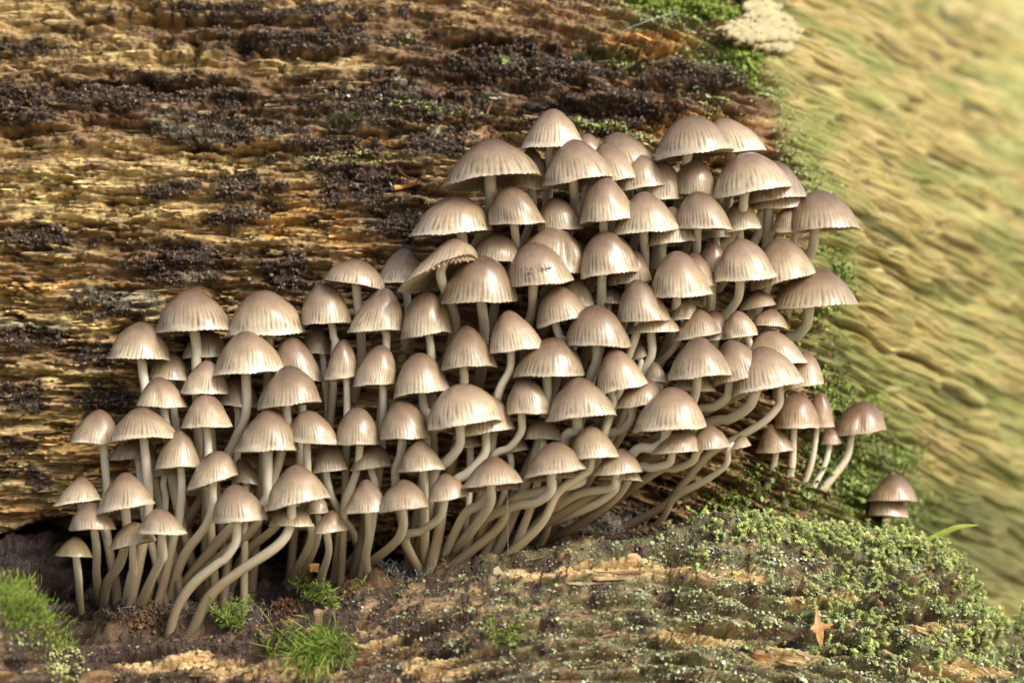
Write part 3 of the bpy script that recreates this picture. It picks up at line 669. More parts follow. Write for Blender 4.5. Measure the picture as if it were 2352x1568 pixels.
NR = 44
group_of = {}
mush_n = 0
caps_info = []; roots = []
for idx, (t, xl, yl, xr, yr, xa, ya, mrd, off, pitch, st, tail) in enumerate(MU):
    L = px(t, xl, yl); R = px(t, xr, yr); A = px(t, xa, ya)
    w = math.hypot(R[0]-L[0], R[1]-L[1])
    if t == 'M':
        Y = {520: 48, 845: 56, 1050: 54, 358: 38, 945: 62, 1388: 92, 1380: 102}[xl]
        wl, _, _ = wall_at(np.array([A[0]]), np.array([A[1]+30.])); wl2, _, _ = wall_at(np.array([L[0], R[0], C_(L, R)]), np.array([L[1], R[1], R[1]+25.])); Y = min(Y, wl[0, 1]-w*PX*0.4, wl2[:, 1].min()-(8 if xl > 1300 else 5))
    else:
        Y = float(row_depth(A[0], A[1]))+off*1.25
        wl, _, _ = wall_at(np.array([A[0]]), np.array([A[1]+20.])); wy = wl[0, 1]
        Y = min(Y, wy-w*PX*0.5*0.8-1)
    caps_info.append((L, R, A, Y, w))
    l, r, a = at(*L, Y), at(*R, Y), at(*A, Y)
    rr = random.Random(idx*31+5)
    C0 = (l+r)/2; Rv = (r-l)/2; rad = np.linalg.norm(Rv)
    elev = math.atan2(C0[2], DIST+Y); slope = elev-math.radians(pitch+rr.uniform(-1.2, 1.6))
    Dv = rad*np.array([0, math.cos(slope), math.sin(slope)])
    Av = a-C0; Av = Av+np.array([0, -math.tan(slope)*Av[2]+rr.uniform(-.08, .08)*rad, 0])
    # ---- cap
    big = off < 5
    NS = NR*3 if big else 66
    hs = np.array([0.0, .015, .05, .1, .16, .23, .31, .4, .5, .6, .7, .79, .87, .93, .97, .992]) if big else np.array([0, .03, .1, .2, .32, .46, .6, .74, .86, .94, .985])
    th = np.linspace(0, 2*math.pi, NS, endpoint=False)
    TH, HH = np.meshgrid(th, hs)
    m2 = min(mrd+0.10, .95); base_r = m2*np.sqrt(np.clip(1-HH**2, 0, 1))+(1-m2)*(1-HH)**0.9
    flare = rr.uniform(-0.01, 0.035)
    base_r = base_r*(1-0.5*flare)+flare*np.exp(-HH/0.08)
    ph = [rr.uniform(0, 6.28) for _ in range(6)]
    rim = np.exp(-HH/0.16)
    wav = 0.5*np.sin(2*TH+ph[0])+0.5*np.sin(3*TH+ph[1])+0.35*np.sin(5*TH+ph[2])+0.25*np.sin(9*TH+ph[3])
    amp = rr.uniform(.6, 1.7); lump = amp*(0.020*np.sin(2*TH+ph[4]+3*HH)+0.016*np.sin(3*TH+ph[5]-4*HH)+0.010*np.sin(5*TH+ph[1]+9*HH))
    umbo = rr.uniform(-.3, 1.0)*0.10*np.exp(-((HH-.80)/.10)**2); base_r = base_r*(1-umbo)
    rib = 0.004*np.cos(NR*TH+2.5*np.sin(3*TH+ph[3]))*np.clip(1-HH/0.5, 0, 1)*(0.5+0.5*np.clip(HH/0.08, 0, 1)) if big else 0
    rr_ = base_r*(1+lump+rib)+0.012*wav*rim
    hz = HH+0.022*wav*np.exp(-HH/0.10)
    if big: hz = hz-0.012*np.cos(NR*TH)*np.exp(-HH/0.03)-0.012*noise(th*9, th*0+idx, idx)[None, :]*np.exp(-HH/0.04)
    if (t, xl) == ('F', 215):      # torn edge
        tear = np.exp(-((TH-5.2)/0.75)**4)*np.exp(-HH/0.10)
        hz = hz+0.085*tear
    if (t, xl) == ('H', -270):     # folded cap
        fold = np.exp(-((TH-5.15)/0.16)**2)*np.sin(np.clip(HH, 0, 1)*math.pi)
        rr_ = rr_*(1-0.16*fold+0.10*np.exp(-((TH-5.5)/0.2)**2)*np.sin(HH*math.pi))
    if (t, xl) in (('A', 945), ('M', 1050), ('I', 1130)):
        rr_ = rr_*(1-0.10*np.exp(-((TH-4.6)/0.2)**2)*np.exp(-((HH-.3)/.3)**2))
    PV = C0+rr_[..., None]*(np.cos(TH)[..., None]*Rv+np.sin(TH)[..., None]*Dv)+hz[..., None]*Av
    V = PV.reshape(-1, 3); apex = C0+Av*1.0
    Fq = grid_faces(NS, len(hs), True)
    nb = len(V); V = np.vstack([V, apex])
    last = (len(hs)-1)*NS; j = np.arange(NS)
    cap_tri = np.stack([last+j, last+(j+1) % NS, np.full(NS, nb), np.full(NS, nb)], -1)
    rn = rr.random()
    uv = np.stack([TH/(2*math.pi), HH, np.full_like(TH, rn)], -1).reshape(-1, 3)
    uv = np.vstack([uv, [0, 1, rn]])
    # triangles everywhere (one polygon size)
    tri = np.vstack([Fq[:, [0, 1, 2]], Fq[:, [0, 2, 3]], cap_tri[:, :3]])
    # ---- stem path
    pts = [px(t, *p) for p in st]
    if tail: pts += [px(*p) for p in tail]
    lastp = pts[-1]
    rooted = (tail is not None)
    fxl, fyl = lastp
    wall_root = False
    if not (rooted and (fyl > 1370 or t == 'M' or tail[-1][0] == 'N')):
        if fxl < 600: tgt = (min(fxl*0.6+220+rr.uniform(-40, 40), 560), 1395+rr.uniform(-20, 20))
        elif fxl < 900: tgt = (fxl*0.8+110+rr.uniform(-40, 40), 1370-(fxl-600)*0.12+rr.uniform(-15, 15))
        elif fxl < 1300: tgt = (0.6*fxl+370+rr.uniform(-50, 50), 1318+rr.uniform(-16, 12))
        else: tgt = (0.45*fxl+560+rr.uniform(-50, 50), 1262+rr.uniform(-25, 20))
        if A[1] < 640: tgt = (fxl-rr.uniform(10, 60), fyl+rr.uniform(120, 170)); wall_root = True
        elif fxl > 1500: tgt = (fxl-rr.uniform(120, 220), fyl+rr.uniform(90, 160)); wall_root = True
        mx, my = 0.55*fxl+0.45*tgt[0], 0.5*fyl+0.5*tgt[1]
        if tgt[1]-fyl > 120: pts.append((0.75*fxl+0.25*tgt[0], 0.6*fyl+0.4*tgt[1]))
        pts.append(tgt)
    pts = np.array(pts)
    seg = np.concatenate([[0], np.cumsum(np.hypot(*np.diff(pts, axis=0).T))]); seg /= seg[-1]
    end = pts[-1]
    if t == 'M' or wall_root or end[0] > 1300:
        wl, _, _ = wall_at(np.array([end[0]]), np.array([end[1]])); Yr = wl[0, 1]+3
    else:
        # floor of the hollow: nearest built point of the lower log in the picture
        q2 = (LPX-end[0])**2+(LPY-end[1])**2+np.where(T > 1, 0, 4000)
        ii = np.unravel_index(np.argmin(q2), q2.shape); Yr = LV[ii][1]+2
        Yr = min(Yr, 30)
    yy = Y+(Yr-Y)*(seg**1.15)
    top = C0+Av*0.45
    P3 = np.array([at(p[0], p[1], y) for p, y in zip(pts, yy)])
    P3 = np.vstack([top, P3, P3[-1]+np.array([0, 3.0, -5.0])])
    P3 = catmull(P3, 6)
    arc = np.concatenate([[0], np.cumsum(np.linalg.norm(np.diff(P3, axis=0), axis=1))])
    dia = (45+0.07*w*4)*0.25*PX
    Rr = dia/2*(0.95+0.22*arc/arc[-1]+0.05*np.sin(arc/5+ph[0]))
    if t == 'M': Rr = Rr*0.9
    SV, SF, sa = tube(P3, Rr, 10)
    suv = np.stack([np.tile(sa/(2*math.pi), len(P3)), np.repeat(arc, 10), np.repeat(arc/arc[-1], 10)], -1)
    suv[:, 0] = np.abs(suv[:, 0]*2-1)*1.3+rn*7
    # ---- gills
    NG = 44 if big else 30
    gt = np.linspace(0, 2*math.pi, NG*2, endpoint=False)
    gr = np.array([.975, .80, .55, .30, .10]); roof = np.array([.012, .20, .36, .46, .50]); dp = np.array([.02, .15, .22, .20, .05])
    GT, GR = np.meshgrid(gt, gr); low_ = (np.arange(NG*2) % 2)[None, :]
    GH = roof[:, None]-dp[:, None]*low_
    GR2 = GR*(1+0.012*np.sin(2*GT+ph[4])+0.012*(0.5*np.sin(2*GT+ph[0])+0.5*np.sin(3*GT+ph[1])))
    GH = GH+0.02*(0.5*np.sin(2*GT+ph[0])+0.5*np.sin(3*GT+ph[1])+.35*np.sin(5*GT+ph[2]))*np.exp(-(1-GR)/0.15)
    if (t, xl) == ('F', 215):
        GH = GH-(0.10+0.03*np.sin(GT*17))*np.exp(-((GT-5.2)/0.7)**4)*(GR > .9)*low_
    GV = C0+GR2[..., None]*(np.cos(GT)[..., None]*Rv+np.sin(GT)[..., None]*Dv)+GH[..., None]*Av
    # ---- objects
    base = P3[-1]
    root = bpy.data.objects.new('mushroom', None); col.objects.link(root); root.location = tuple(base*MM)
    root.empty_display_size = 0.005
    co = obj('cap', mesh('cap', V-base, tri, M_cap, True, {'capuv': ('vec', uv)}), root)
    co.color = (.52, .52, .36, 1) if (t, xl) == ('B', 190) else (.80, .71, .68, 1) if t == 'M' else (1.12, 1.13, 1.16, 1) if (t, xl) in (('J', 1680), ('C', 1090), ('E', 1333), ('K', 180), ('G', 495)) else (1, 1, 1, 1)
    obj('stem', mesh('stem', SV-base, SF, M_stem, True, {'stemuv': ('vec', suv)}), root)
    obj('gills', mesh('gills', GV.reshape(-1, 3)-base, grid_faces(NG*2, len(gr), True), M_gill, False), root)
    # ---- words
    size = 'large' if w > 165 else 'medium' if w > 128 else 'small' if w > 95 else 'tiny'
    shp = 'conical' if mrd < .45 else 'bell-shaped' if mrd < .61 else 'domed' if mrd < .76 else 'round-topped'
    tilt = math.degrees(math.atan2(-(R[1]-L[1]), R[0]-L[0]))
    tw = 'tilted ' if tilt > 8 else ''
    hid = 'half hidden ' if off >= 5 else ''
    fx, fy = A
    if fx < 520 and fy > 1060: place = 'under the overhanging wood edge'
    elif fx < 560 and fy < 900 and not hid: place = 'against the tan wood'
    elif fx < 560: place = 'in the thin-stemmed outer end of the cluster'
    elif fx > 1560 and fy < 560: place = 'near the mossy bark at the cluster top'
    elif fx > 1560: place = 'facing the yellow bark'
    elif fy < 460: place = 'along the upper edge below the dark wood'
    elif fy > 1040: place = 'just above the lower mossy log'
    elif fx < 900 and fy < 780: place = 'along the edge against the crumbly dark wood'
    else: place = 'in the crowded middle of the cluster'
    lab = SP.get(idx) or f'{hid}{size} {tw}{shp} mushroom {place}'
    tag(root, lab, 'mushroom', 'small mushrooms on the mossy bark' if t == 'M' else 'mushrooms of the big cluster')
    roots.append((root, A, idx))

MARKS = {find('F',215): 'the torn cap', find('F',1222): 'the brown-specked cap', find('E',620): 'the largest wide cap', find('B',190): 'the olive-tinged mushroom',
         find('A',1112): 'the tall smooth dome', find('C',1090): 'the pale flared cap', find('L',485): 'the wide curved-stem cap', find('K',930): 'the broad jutting cap',
         find('E',1333): 'the tall pointed cap', find('G',495): 'the large pale leaning cap', find('J',1680): 'the tiny pale cap', find('K',262): 'the large striped cap', find('I',1130): 'the crumpled cap'}
from collections import Counter
cnt = Counter(r['label'] for r, _, _ in roots)
for r, A, i in roots:
    if cnt[r['label']] > 1 and i not in SP:
        best = min(MARKS, key=lambda k: math.hypot(caps_info[k][2][0]-A[0], caps_info[k][2][1]-A[1]))
        B_ = caps_info[best][2]; dx, dy = A[0]-B_[0], A[1]-B_[1]
        dd = math.hypot(dx, dy); far = 'well ' if dd > 230 else ''
        rel = 'beside' if abs(dx) > abs(dy)*1.6 else (far+'below' if dy > 0 else far+'above')
        if rel == 'beside' and far: rel = 'some caps away from'
        short = ' '.join(r['label'].split(' mushroom ')[0].split())
        r['label'] = f'{short} mushroom {rel} {MARKS[best]}'

cnt = Counter(r['label'] for r, _, _ in roots)
for lb, c_ in cnt.items():
    if c_ in (2, 3):
        same = sorted([(caps_info[i][4], r) for r, _, i in roots if r['label'] == lb], key=lambda q: q[0])
        words = ('narrower', 'wider') if c_ == 2 else ('narrowest', 'middling', 'widest')
        for (w_, r), wd in zip(same, words): r['label'] = f'{wd} of the {"two" if c_ == 2 else "three"}, {lb}'

# dark specks stuck on the speckled cap
def on_cap(idx, th, h):
    L, R, A, Y, w = caps_info[idx]
    l, r, a = at(*L, Y), at(*R, Y), at(*A, Y); C0 = (l+r)/2; Rv = (r-l)/2; rad = np.linalg.norm(Rv)
    m = min(MU[idx][7]+.1, .95); br = m*math.sqrt(1-h*h)+(1-m)*(1-h)
    return C0+br*1.045*(math.cos(th)*Rv+math.sin(th)*rad*np.array([0, 1, 0]))+h*(a-C0)

# ------------------------------------------------------------------ small growth: moss, lichen, fungus threads
class Soup:
    def __init__(s): s.V = []; s.F = []; s.C = []; s.n = 0
    def add(s, V, F, c):
        V = np.asarray(V, float); F = np.asarray(F)
        if F.shape[1] == 4: F = np.vstack([F[:, [0, 1, 2]], F[:, [0, 2, 3]]])
        s.V.append(V); s.F.append(F+s.n); s.n += len(V)
        c = np.asarray(c, float); s.C.append(np.broadcast_to(c, (len(V), 3)) if c.ndim == 1 else c)
    def build(s, name, mat, label, cat, smooth=True):
        me = mesh(name, np.vstack(s.V), np.vstack(s.F), mat, smooth, {'Col': ('color', np.clip(np.vstack(s.C), 0, .9))})
        o = obj(name, me); return tag(o, label, cat, kind='stuff')
def frame(n):
    n = np.asarray(n, float); n = n/(np.linalg.norm(n)+1e-9)
    u = np.cross(n, rng.normal(size=3)); u /= np.linalg.norm(u)+1e-9
    return n, u, np.cross(n, u)
ICO_V = np.array([(0, 0, 1), (.894, 0, .447), (.276, .851, .447), (-.724, .526, .447), (-.724, -.526, .447), (.276, -.851, .447), (.0, .0, -.3)])
ICO_F = np.array([(0, 1, 2), (0, 2, 3), (0, 3, 4), (0, 4, 5), (0, 5, 1), (6, 2, 1), (6, 3, 2), (6, 4, 3), (6, 5, 4), (6, 1, 5)])
def blob(sp, p, n, r, c, flat=0.7):
    n, u, v = frame(n)
    q = ICO_V*(1+0.3*rng.normal(size=(7, 1)))
    sp.add(p+r*(q[:, :1]*u+q[:, 1:2]*v+q[:, 2:]*flat*n), ICO_F, np.asarray(c)*(0.8+0.4*rng.random()))
def strand(sp, p, dirn, length, wid, c0, c1, curl=0.5, segs=5, drop=0.0):
    """thin tapering leaf-like ribbon, bent into a curve"""
    n, u, v = frame(dirn)
    cv = rng.normal(size=3)*curl
    t = np.linspace(0, 1, segs+1)[:, None]
    P = p+length*(t*n+0.5*t*t*(cv+np.array([0, 0, -drop])))
    T = np.gradient(P, axis=0); S = np.cross(T, u*np.cos(t*2)+v*np.sin(t*2)); S /= np.linalg.norm(S, axis=1, keepdims=True)+1e-9
    W = wid*0.5*np.sin(np.clip(0.25+0.75*t, 0, 1)*math.pi)**0.7+0.02*wid
    V = np.vstack([P-S*W, P+S*W]); k = segs+1; i = np.arange(segs)
    F = np.stack([i, i+1, i+1+k, i+k], -1)
    cc = np.asarray(c0)*(1-t)+np.asarray(c1)*t
    sp.add(V, F, np.vstack([cc, cc]))
    return P
def finger(sp, p, dirn, length, r, c0, c1, curl=0.6, leaves=14):
    """stubby moss shoot: a curling chain of leafy knobs with small leaves standing off it"""
    d, u, v = frame(dirn); n = max(3, int(length/(r*0.75)))
    ax = rng.normal(size=3); ax /= np.linalg.norm(ax); q = np.array(p, float); c0 = np.asarray(c0); c1 = np.asarray(c1)
    for i in range(n):
        t = (i+1)/n; rr_ = r*(0.62+0.3*math.sin(t*2.6)); g = c0*(1-t)+c1*t
        blob(sp, q, d, rr_, g, 0.95)
        for k in range(3):
            a = rng.random()*6.283; o = math.cos(a)*u+math.sin(a)*v; o = o-d*np.dot(o, d)
            L = r*(0.7+0.7*rng.random()); b_ = q+o*rr_*0.5; d1 = d*0.6+o*0.8; side = np.cross(d, o)*L*0.34
            sp.add(np.array([b_, b_+d1*L*.5-side, b_+d1*L, b_+d1*L*.5+side]), np.array([(0, 1, 2, 3)]), g*(0.85+.5*rng.random()))
        q = q+d*r*0.75
        ang = curl*0.22*(0.5+rng.random()); d = d+np.cross(ax, d)*ang+rng.normal(size=3)*.1; d /= np.linalg.norm(d)

def ledge_pts(n, ok):
    """random built points of the lower log whose picture position passes ok(fx, fy, T)"""
    out = []
    m = (LPX > -80) & (LPX < 2450) & (LPY < 1640) & (T > -95) & (T < 25)
    I = np.argwhere(m); I = I[rng.permutation(len(I))]
    P = ok(LPX[m.nonzero()], LPY[m.nonzero()], T[m.nonzero()])
    J = np.argwhere(m)
    p = P/P.sum(); pick = rng.choice(len(J), size=n, p=p)
    return [(LV[tuple(J[k])], LN[tuple(J[k])], LPX[tuple(J[k])], LPY[tuple(J[k])]) for k in pick]
def wall_pts(n, spots):
    w = np.array([s[2]*s[3] for s in spots]); w = w/w.sum(); k = rng.choice(len(spots), size=n, p=w)
    S = np.array(spots)[k]; g = rng.normal(size=(n, 2))*0.55
    fx = S[:, 0]+g[:, 0]*S[:, 2]; fy = S[:, 1]+g[:, 1]*S[:, 3]+g[:, 0]*S[:, 2]*S[:, 4]
    return [(p, nn, x, y) for (p, nn, x, y) in zip(*wall_at(fx, fy)[:2], fx, fy)]
G5 = (0.50, 0.54, 0.20)
G1, G2, G3, G4 = (0.10, 0.17, 0.02), (0.26, 0.36, 0.05), (0.42, 0.50, 0.12), (0.30, 0.38, 0.17)

# hair moss on the near hummock
sp = Soup()
def okh(x, y, t): return np.exp(-((x-45)/62)**2-((y-1390-np.maximum(x-40, 0)*0.6)/36)**2)
for p, n, x, y in ledge_pts(4200, okh):
    m = rng.random(); strand(sp, p, n*0.8+np.array([0.1, -.25, .75])+rng.normal(size=3)*.35, 1.6+2.4*rng.random(), 0.32, G1, np.array(G2)*(1-m)+np.array(G3)*m, .6, 4)
sp.build('moss', M_moss, 'bright green hair moss capping the hummock beneath the overhanging wood', 'moss')
# tuft of long curly moss in front
sp = Soup()
def okt(x, y, t): return np.exp(-((x-725)/40)**2-((y-1490)/26)**2)+0.35*np.exp(-((x-660)/40)**2-((y-1480)/14)**2)
for p, n, x, y in ledge_pts(1500, okt):
    m = rng.random(); strand(sp, p, n*.7+np.array([.2, -.5, .2])+rng.normal(size=3)*.6, 4+6*rng.random(), 0.42, G1, np.array(G2)*(1-m)+np.array(G3)*m, .9, 6, drop=0.9)
sp.build('moss', M_moss, 'dark and lime green curly moss tuft hanging on the lower log', 'moss')
# feathery sprays
for (cx, cy, nn_, lab) in ((525, 1432, 16, 'feathery green moss spray between the stem bases and lower log'), (745, 1392, 8, 'little feathery moss sprig beside the brown crumbs'),
                           (1155, 1490, 6, 'tiny lime moss sprig on the lichen covered wood')):
    sp = Soup()
    def okf(x, y, t): return np.exp(-((x-cx)/22)**2-((y-cy)/12)**2)
    for p, n, x, y in ledge_pts(nn_, okf):
        Pst = strand(sp, p, np.array([rng.normal()*.7, -.5, .9]), 7+5*rng.random(), .25, G1, G2, .5, 6)
        for q in Pst[1:]:
            for sgn in range(7):
                strand(sp, q, rng.normal(size=3)*.7+np.array([0, -.1, .5]), 2.0+1.5*rng.random(), .38, G1, G3, .4, 3)
    sp.build('moss', M_moss, lab, 'moss')
# stubby shoots along the right hand ledge
sp = Soup()
def okr(x, y, t):
    edge = np.interp(x, CRX, CRY)
    a = np.exp(-((y-edge-18)/26)**2)*sstep(1560, 1700, x)*sstep(2460, 2330, x)
    b = 0.9*np.exp(-((x-2270)/70)**2-((y-1400)/95)**2)+.5*np.exp(-((x-1980)/120)**2-((y-1330)/30)**2)+.5*np.exp(-((x-1900)/70)**2-((y-1400)/28)**2)+.5*np.exp(-((x-2000)/90)**2-((y-1480)/45)**2)+.6*np.exp(-((x-2150)/50)**2-((y-1520)/40)**2)
    c = .35*np.exp(-((x-1630)/50)**2-((y-1290)/24)**2)+.16*np.exp(-((x-1480)/60)**2-((y-1205)/16)**2)
    return a+b+c+1e-6
for p, n, x, y in ledge_pts(1050, okr):
    m = rng.random(); c0 = np.array(G1)*(1-m)+np.array(G4)*m
    finger(sp, p-n*0.6, n*.8+np.array([rng.normal()*.6, -.6+rng.normal()*.4, .55+rng.normal()*.55]), 3.4+(5.0 if rng.random() < .85 else 9.0)*rng.random()**1.3, .72+.5*rng.random(), c0*1.1, np.array(G5)*(.75+.55*rng.random()), 1.5, 20)
sp.build('moss', M_moss, 'thick cushion of stubby yellow green moss shoots along the lower log', 'moss', False)
# crumb lichen and tiny leafy liverwort on the lower log
sp = Soup()
def okl(x, y, t):
    a = sstep(700, 1000, x)*(0.5+0.9*sstep(1300, 1700, x))*(0.15+sstep(-0.05, 0.35, fbm(x/60, y/24, 3, 401)))
    h = 2.0*np.exp(-((x-145)/32)**2-((y-1520)/34)**2)+.35*np.exp(-((x-80)/60)**2-((y-1460)/40)**2)
    g = blobs(x, y, [(1800, 1474, 90, 11), (1690, 1455, 130, 10), (1890, 1398, 120, 10), (2080, 1425, 120, 11), (1400, 1330, 330, 16), (500, 1545, 150, 22), (1010, 1545, 90, 20), (1800, 1515, 100, 16)])
    return (a*(1-.93*sstep(.3, .6, g))+h)*sstep(0.5, -2, t)+1e-6
for p, n, x, y in ledge_pts(20000, okl):
    m = rng.random()
    c = (0.20, 0.24, 0.07) if m < .3 else (0.36, 0.42, 0.15) if m < .65 else (0.38, 0.42, 0.27) if m < .9 else (0.50, 0.52, 0.42)
    if x < 230: blob(sp, p, n+rng.normal(size=3)*.5, .3+.55*rng.random(), (.32, .37, .11) if m < .6 else (.44, .48, .22) if m < .85 else (.12, .15, .05), .45)
    else: blob(sp, p, n+rng.normal(size=3)*.4, .24+.6*rng.random()**3, c, .6)
sp.build('lichen', M_lichen, 'pale green crumbs of lichen scattered over the lower log', 'lichen', False)
# same on the big log
sp = Soup()
spots = [(1580, 60, 130, 34, .25), (1640, 120, 90, 30, .3), (1480, 30, 90, 20, .2), (1700, 165, 60, 30, .5), (1640, 240, 60, 40, .4), (1390, 290, 70, 16, .25), (1345, 285, 40, 12, .2), (1455, 318, 50, 14, .3), (930, 92, 18, 16, 0), (1180, 150, 60, 12, .2),
         (1440, 160, 40, 10, .3), (1770, 215, 40, 40, .6), (1800, 330, 30, 60, .6), (1840, 380, 40, 60, .5), (1860, 470, 40, 50, .5), (800, 365, 160, 12, 0), (1000, 250, 160, 12, .1)]
for p, n, x, y in wall_pts(4600, spots):
    m = rng.random(); c = (0.17, 0.23, 0.04) if m < .4 else (0.33, 0.42, 0.09) if m < .8 else (0.36, 0.40, 0.27)
    blob(sp, p, n+rng.normal(size=3)*.5, .25+.5*rng.random()**2, c, .8)
sp.build('lichen', M_lichen, 'green crumbs of liverwort and lichen dotted over the big rotting log', 'lichen', False)
sp = Soup()
spots = [(1910, 620, 40, 40, .4), (1870, 900, 60, 70, .3), (1960, 960, 70, 60, .3), (1950, 1080, 90, 70, .3), (2060, 1060, 60, 50, .3), (2020, 1160, 120, 50, .2), (1800, 420, 40, 70, .6), (1880, 1040, 60, 80, 0), (1840, 700, 50, 90, .2), (1780, 1120, 90, 60, .2), (1660, 1160, 60, 40, 0)]
for p, n, x, y in wall_pts(3600, spots):
    m = rng.random(); c = (0.09, 0.13, 0.02) if m < .45 else (0.22, 0.30, 0.05) if m < .85 else (0.36, 0.43, 0.16)
    blob(sp, p+n*rng.random()*1.5, n+rng.normal(size=3)*.6, .5+.9*rng.random()**2, c, .7)
sp.build('moss', M_moss, 'low cushions of leafy moss growing on the bark behind the small mushrooms', 'moss', False)
sp = Soup()
for p, n, x, y in wall_pts(1500, [(1590, 15, 130, 26, .2), (1480, 5, 60, 18, .15), (1700, 45, 60, 20, .3), (1690, 130, 26, 24, .7), (1720, 165, 20, 24, .7)]):
    m = rng.random(); finger(sp, p, n+np.array([0, 0, .5])+rng.normal(size=3)*.5, 1.5+2*rng.random(), .7, G1, np.array(G2)*(1-m)+np.array(G3)*m, .6, 8)
sp.build('moss', M_moss, 'vivid green moss cushion on top of the broken wood edge', 'moss', False)
# loose crumbs on the dark crusts of the big log, and slivers lifting off its tan wood
sp = Soup(); sl = Soup()
vis = (FX > -120) & (FX < 1720) & (FY > -90) & (FY < 1240)
pc = np.where(vis, np.clip(crust-0.45, 0, 1)**1.0, 0).ravel(); pc = pc/pc.sum()
for k in rng.choice(pc.size, size=15000, p=pc):
    i, j = divmod(int(k), len(xs)); m = rng.random()
    n = np.array([NX[i, j], NY[i, j], NZ[i, j]])
    blob(sp, WV[i, j]+n*rng.random()*.5, n+rng.normal(size=3)*.5, .25+.55*rng.random()**2, (.06, .04, .026) if m < .6 else (.12, .072, .04) if m < .92 else (.27, .19, .10), .9)
pw = np.where(vis & (FX < 1500), np.clip(0.55-crust, 0, 1)*np.clip(C[..., 0]-0.1, 0, 1), 0).ravel(); pw = pw/pw.sum()
for k in rng.choice(pw.size, size=4200, p=pw):
    i, j = divmod(int(k), len(xs)); n = np.array([NX[i, j], NY[i, j], NZ[i, j]]); fx = FX[i, j]
    a = math.atan((gref(fx+20)-gref(fx-20))/40)+rng.normal()*.07
    d = np.array([math.cos(a), 0, -math.sin(a)]); d = d-n*np.dot(d, n)+n*rng.normal()*.10
    Ls = 1.5+5.5*rng.random()**2
    cc = C[i, j]*rng.uniform(.75, 1.45)
    strand(sl, WV[i, j]+n*(.1+.5*rng.random())-d*Ls*.5, d, Ls, .35+.6*rng.random()**2, cc, cc, .12, 4)
sp.build('wood_crumbs', M_crumb, 'dark brown crumbs of rotted wood crusting the face of the big log', 'crumbs', False)
sl.build('wood_slivers', M_sliver, 'thin tan slivers of wood lifting off the face of the big log', 'slivers', False)
sp = Soup()
def okd(x, y, t): return (0.25+sstep(1500, 1000, x))*(0.1+sstep(-.1, .3, fbm(x/50, y/20, 3, 411)))*sstep(0.5, -2, t)*sstep(-85, -60, t)
for p, n, x, y in ledge_pts(7000, okd):
    m = rng.random(); blob(sp, p+n*.15, n+rng.normal(size=3)*.5, .25+.6*rng.random()**2, (.06, .042, .03) if m < .55 else (.14, .085, .05) if m < .85 else (.32, .21, .11), .9)
sp.build('wood_crumbs', M_crumb, 'brown crumbs of rotted wood scattered along the lower log', 'crumbs', False)
sp = Soup()
def oklong(x, y, t):
    edge = np.interp(x, CRX, CRY)
    return np.exp(-((y-edge-8)/14)**2)*sstep(1600, 1700, x)*sstep(2440, 2350, x)+.7*np.exp(-((x-2270)/60)**2-((y-1380)/80)**2)+.25*np.exp(-((x-2050)/150)**2-((y-1400)/60)**2)
for p, n, x, y in ledge_pts(260, oklong):
    hang = rng.random() < .5
    d0 = n*.5+np.array([rng.normal()*.5, -.8, -.2+rng.normal()*.3]) if hang else n*.4+np.array([rng.normal()*.5, -.3, .9])
    finger(sp, p, d0, 6+6*rng.random(), .55+.3*rng.random(), (.24, .30, .08), np.array(G5)*(.95+.5*rng.random()), 1.3)
sp.build('moss', M_moss, 'long pale curling moss shoots poking out of the moss cushion on the lower log', 'moss', False)
# white fungus threads round the stem bases
sp = Soup()
def okm(x, y, t): return (np.exp(-((x-1010)/150)**2-((y-1320)/20)**2)+np.exp(-((x-560)/50)**2-((y-1420)/18)**2)+1.4*np.exp(-((x-640)/14)**2-((y-1365)/12)**2)+np.exp(-((x-400)/110)**2-((y-1405)/14)**2))*sstep(-1, 2, t)+1e-9
for p, n, x, y in ledge_pts(1500, okm):
    strand(sp, p+np.array([0, 0, 2*rng.random()]), rng.normal(size=3)+np.array([0, -.5, .8]), 1.2+2.2*rng.random(), .16, (.5, .48, .42), (.62, .6, .54), .9, 3)
for p, n, x, y in wall_pts(2200, [(1290, 1215, 110, 30, -.1), (1170, 1250, 60, 20, 0), (1420, 1200, 60, 30, -.2)]):
    strand(sp, p+n*rng.random()*2, rng.normal(size=3)+n*.6, 1.2+2.2*rng.random(), .2, (.45, .43, .38), (.6, .58, .52), .9, 3)
sp.build('mycelium', M_myc, 'white fluffy fungus threads around the stem bases', 'fungus threads')

# ------------------------------------------------------------------ wood splinters, each a piece of its log
def splinter_mesh(i):
    r = np.random.default_rng(100+i); n = 9
    t = np.linspace(-.5, .5, n); w = (0.5+0.5*r.random(n))*np.minimum(1, np.minimum(t+.5, .5-t)*7+.25); mid = 0.03*r.normal(size=n).cumsum()
    th = 0.5+0.5*r.random(n)
    V = []
    for k in range(n): V += [(t[k], -th[k]*.5, mid[k]-w[k]*.5), (t[k], -th[k]*1.0, mid[k]), (t[k], -th[k]*.4, mid[k]+w[k]*.5), (t[k], th[k]*.8, mid[k])]
    F = grid_faces(4, n, True)
    V = np.array(V); return mesh('wood_splinter', V, F, M_split, False)
SM = [splinter_mesh(i) for i in range(12)]
def add_splinter(parent, p, n, ang, L, w, th, lift):
    o = bpy.data.objects.new('wood_splinter', SM[rng.integers(12)]); col.objects.link(o); o.parent = parent
    o.location = tuple(p*MM); o.scale = (L, th, w)
    yaw = math.atan2(n[0], -n[1])
    o.rotation_euler = (lift, ang, yaw)
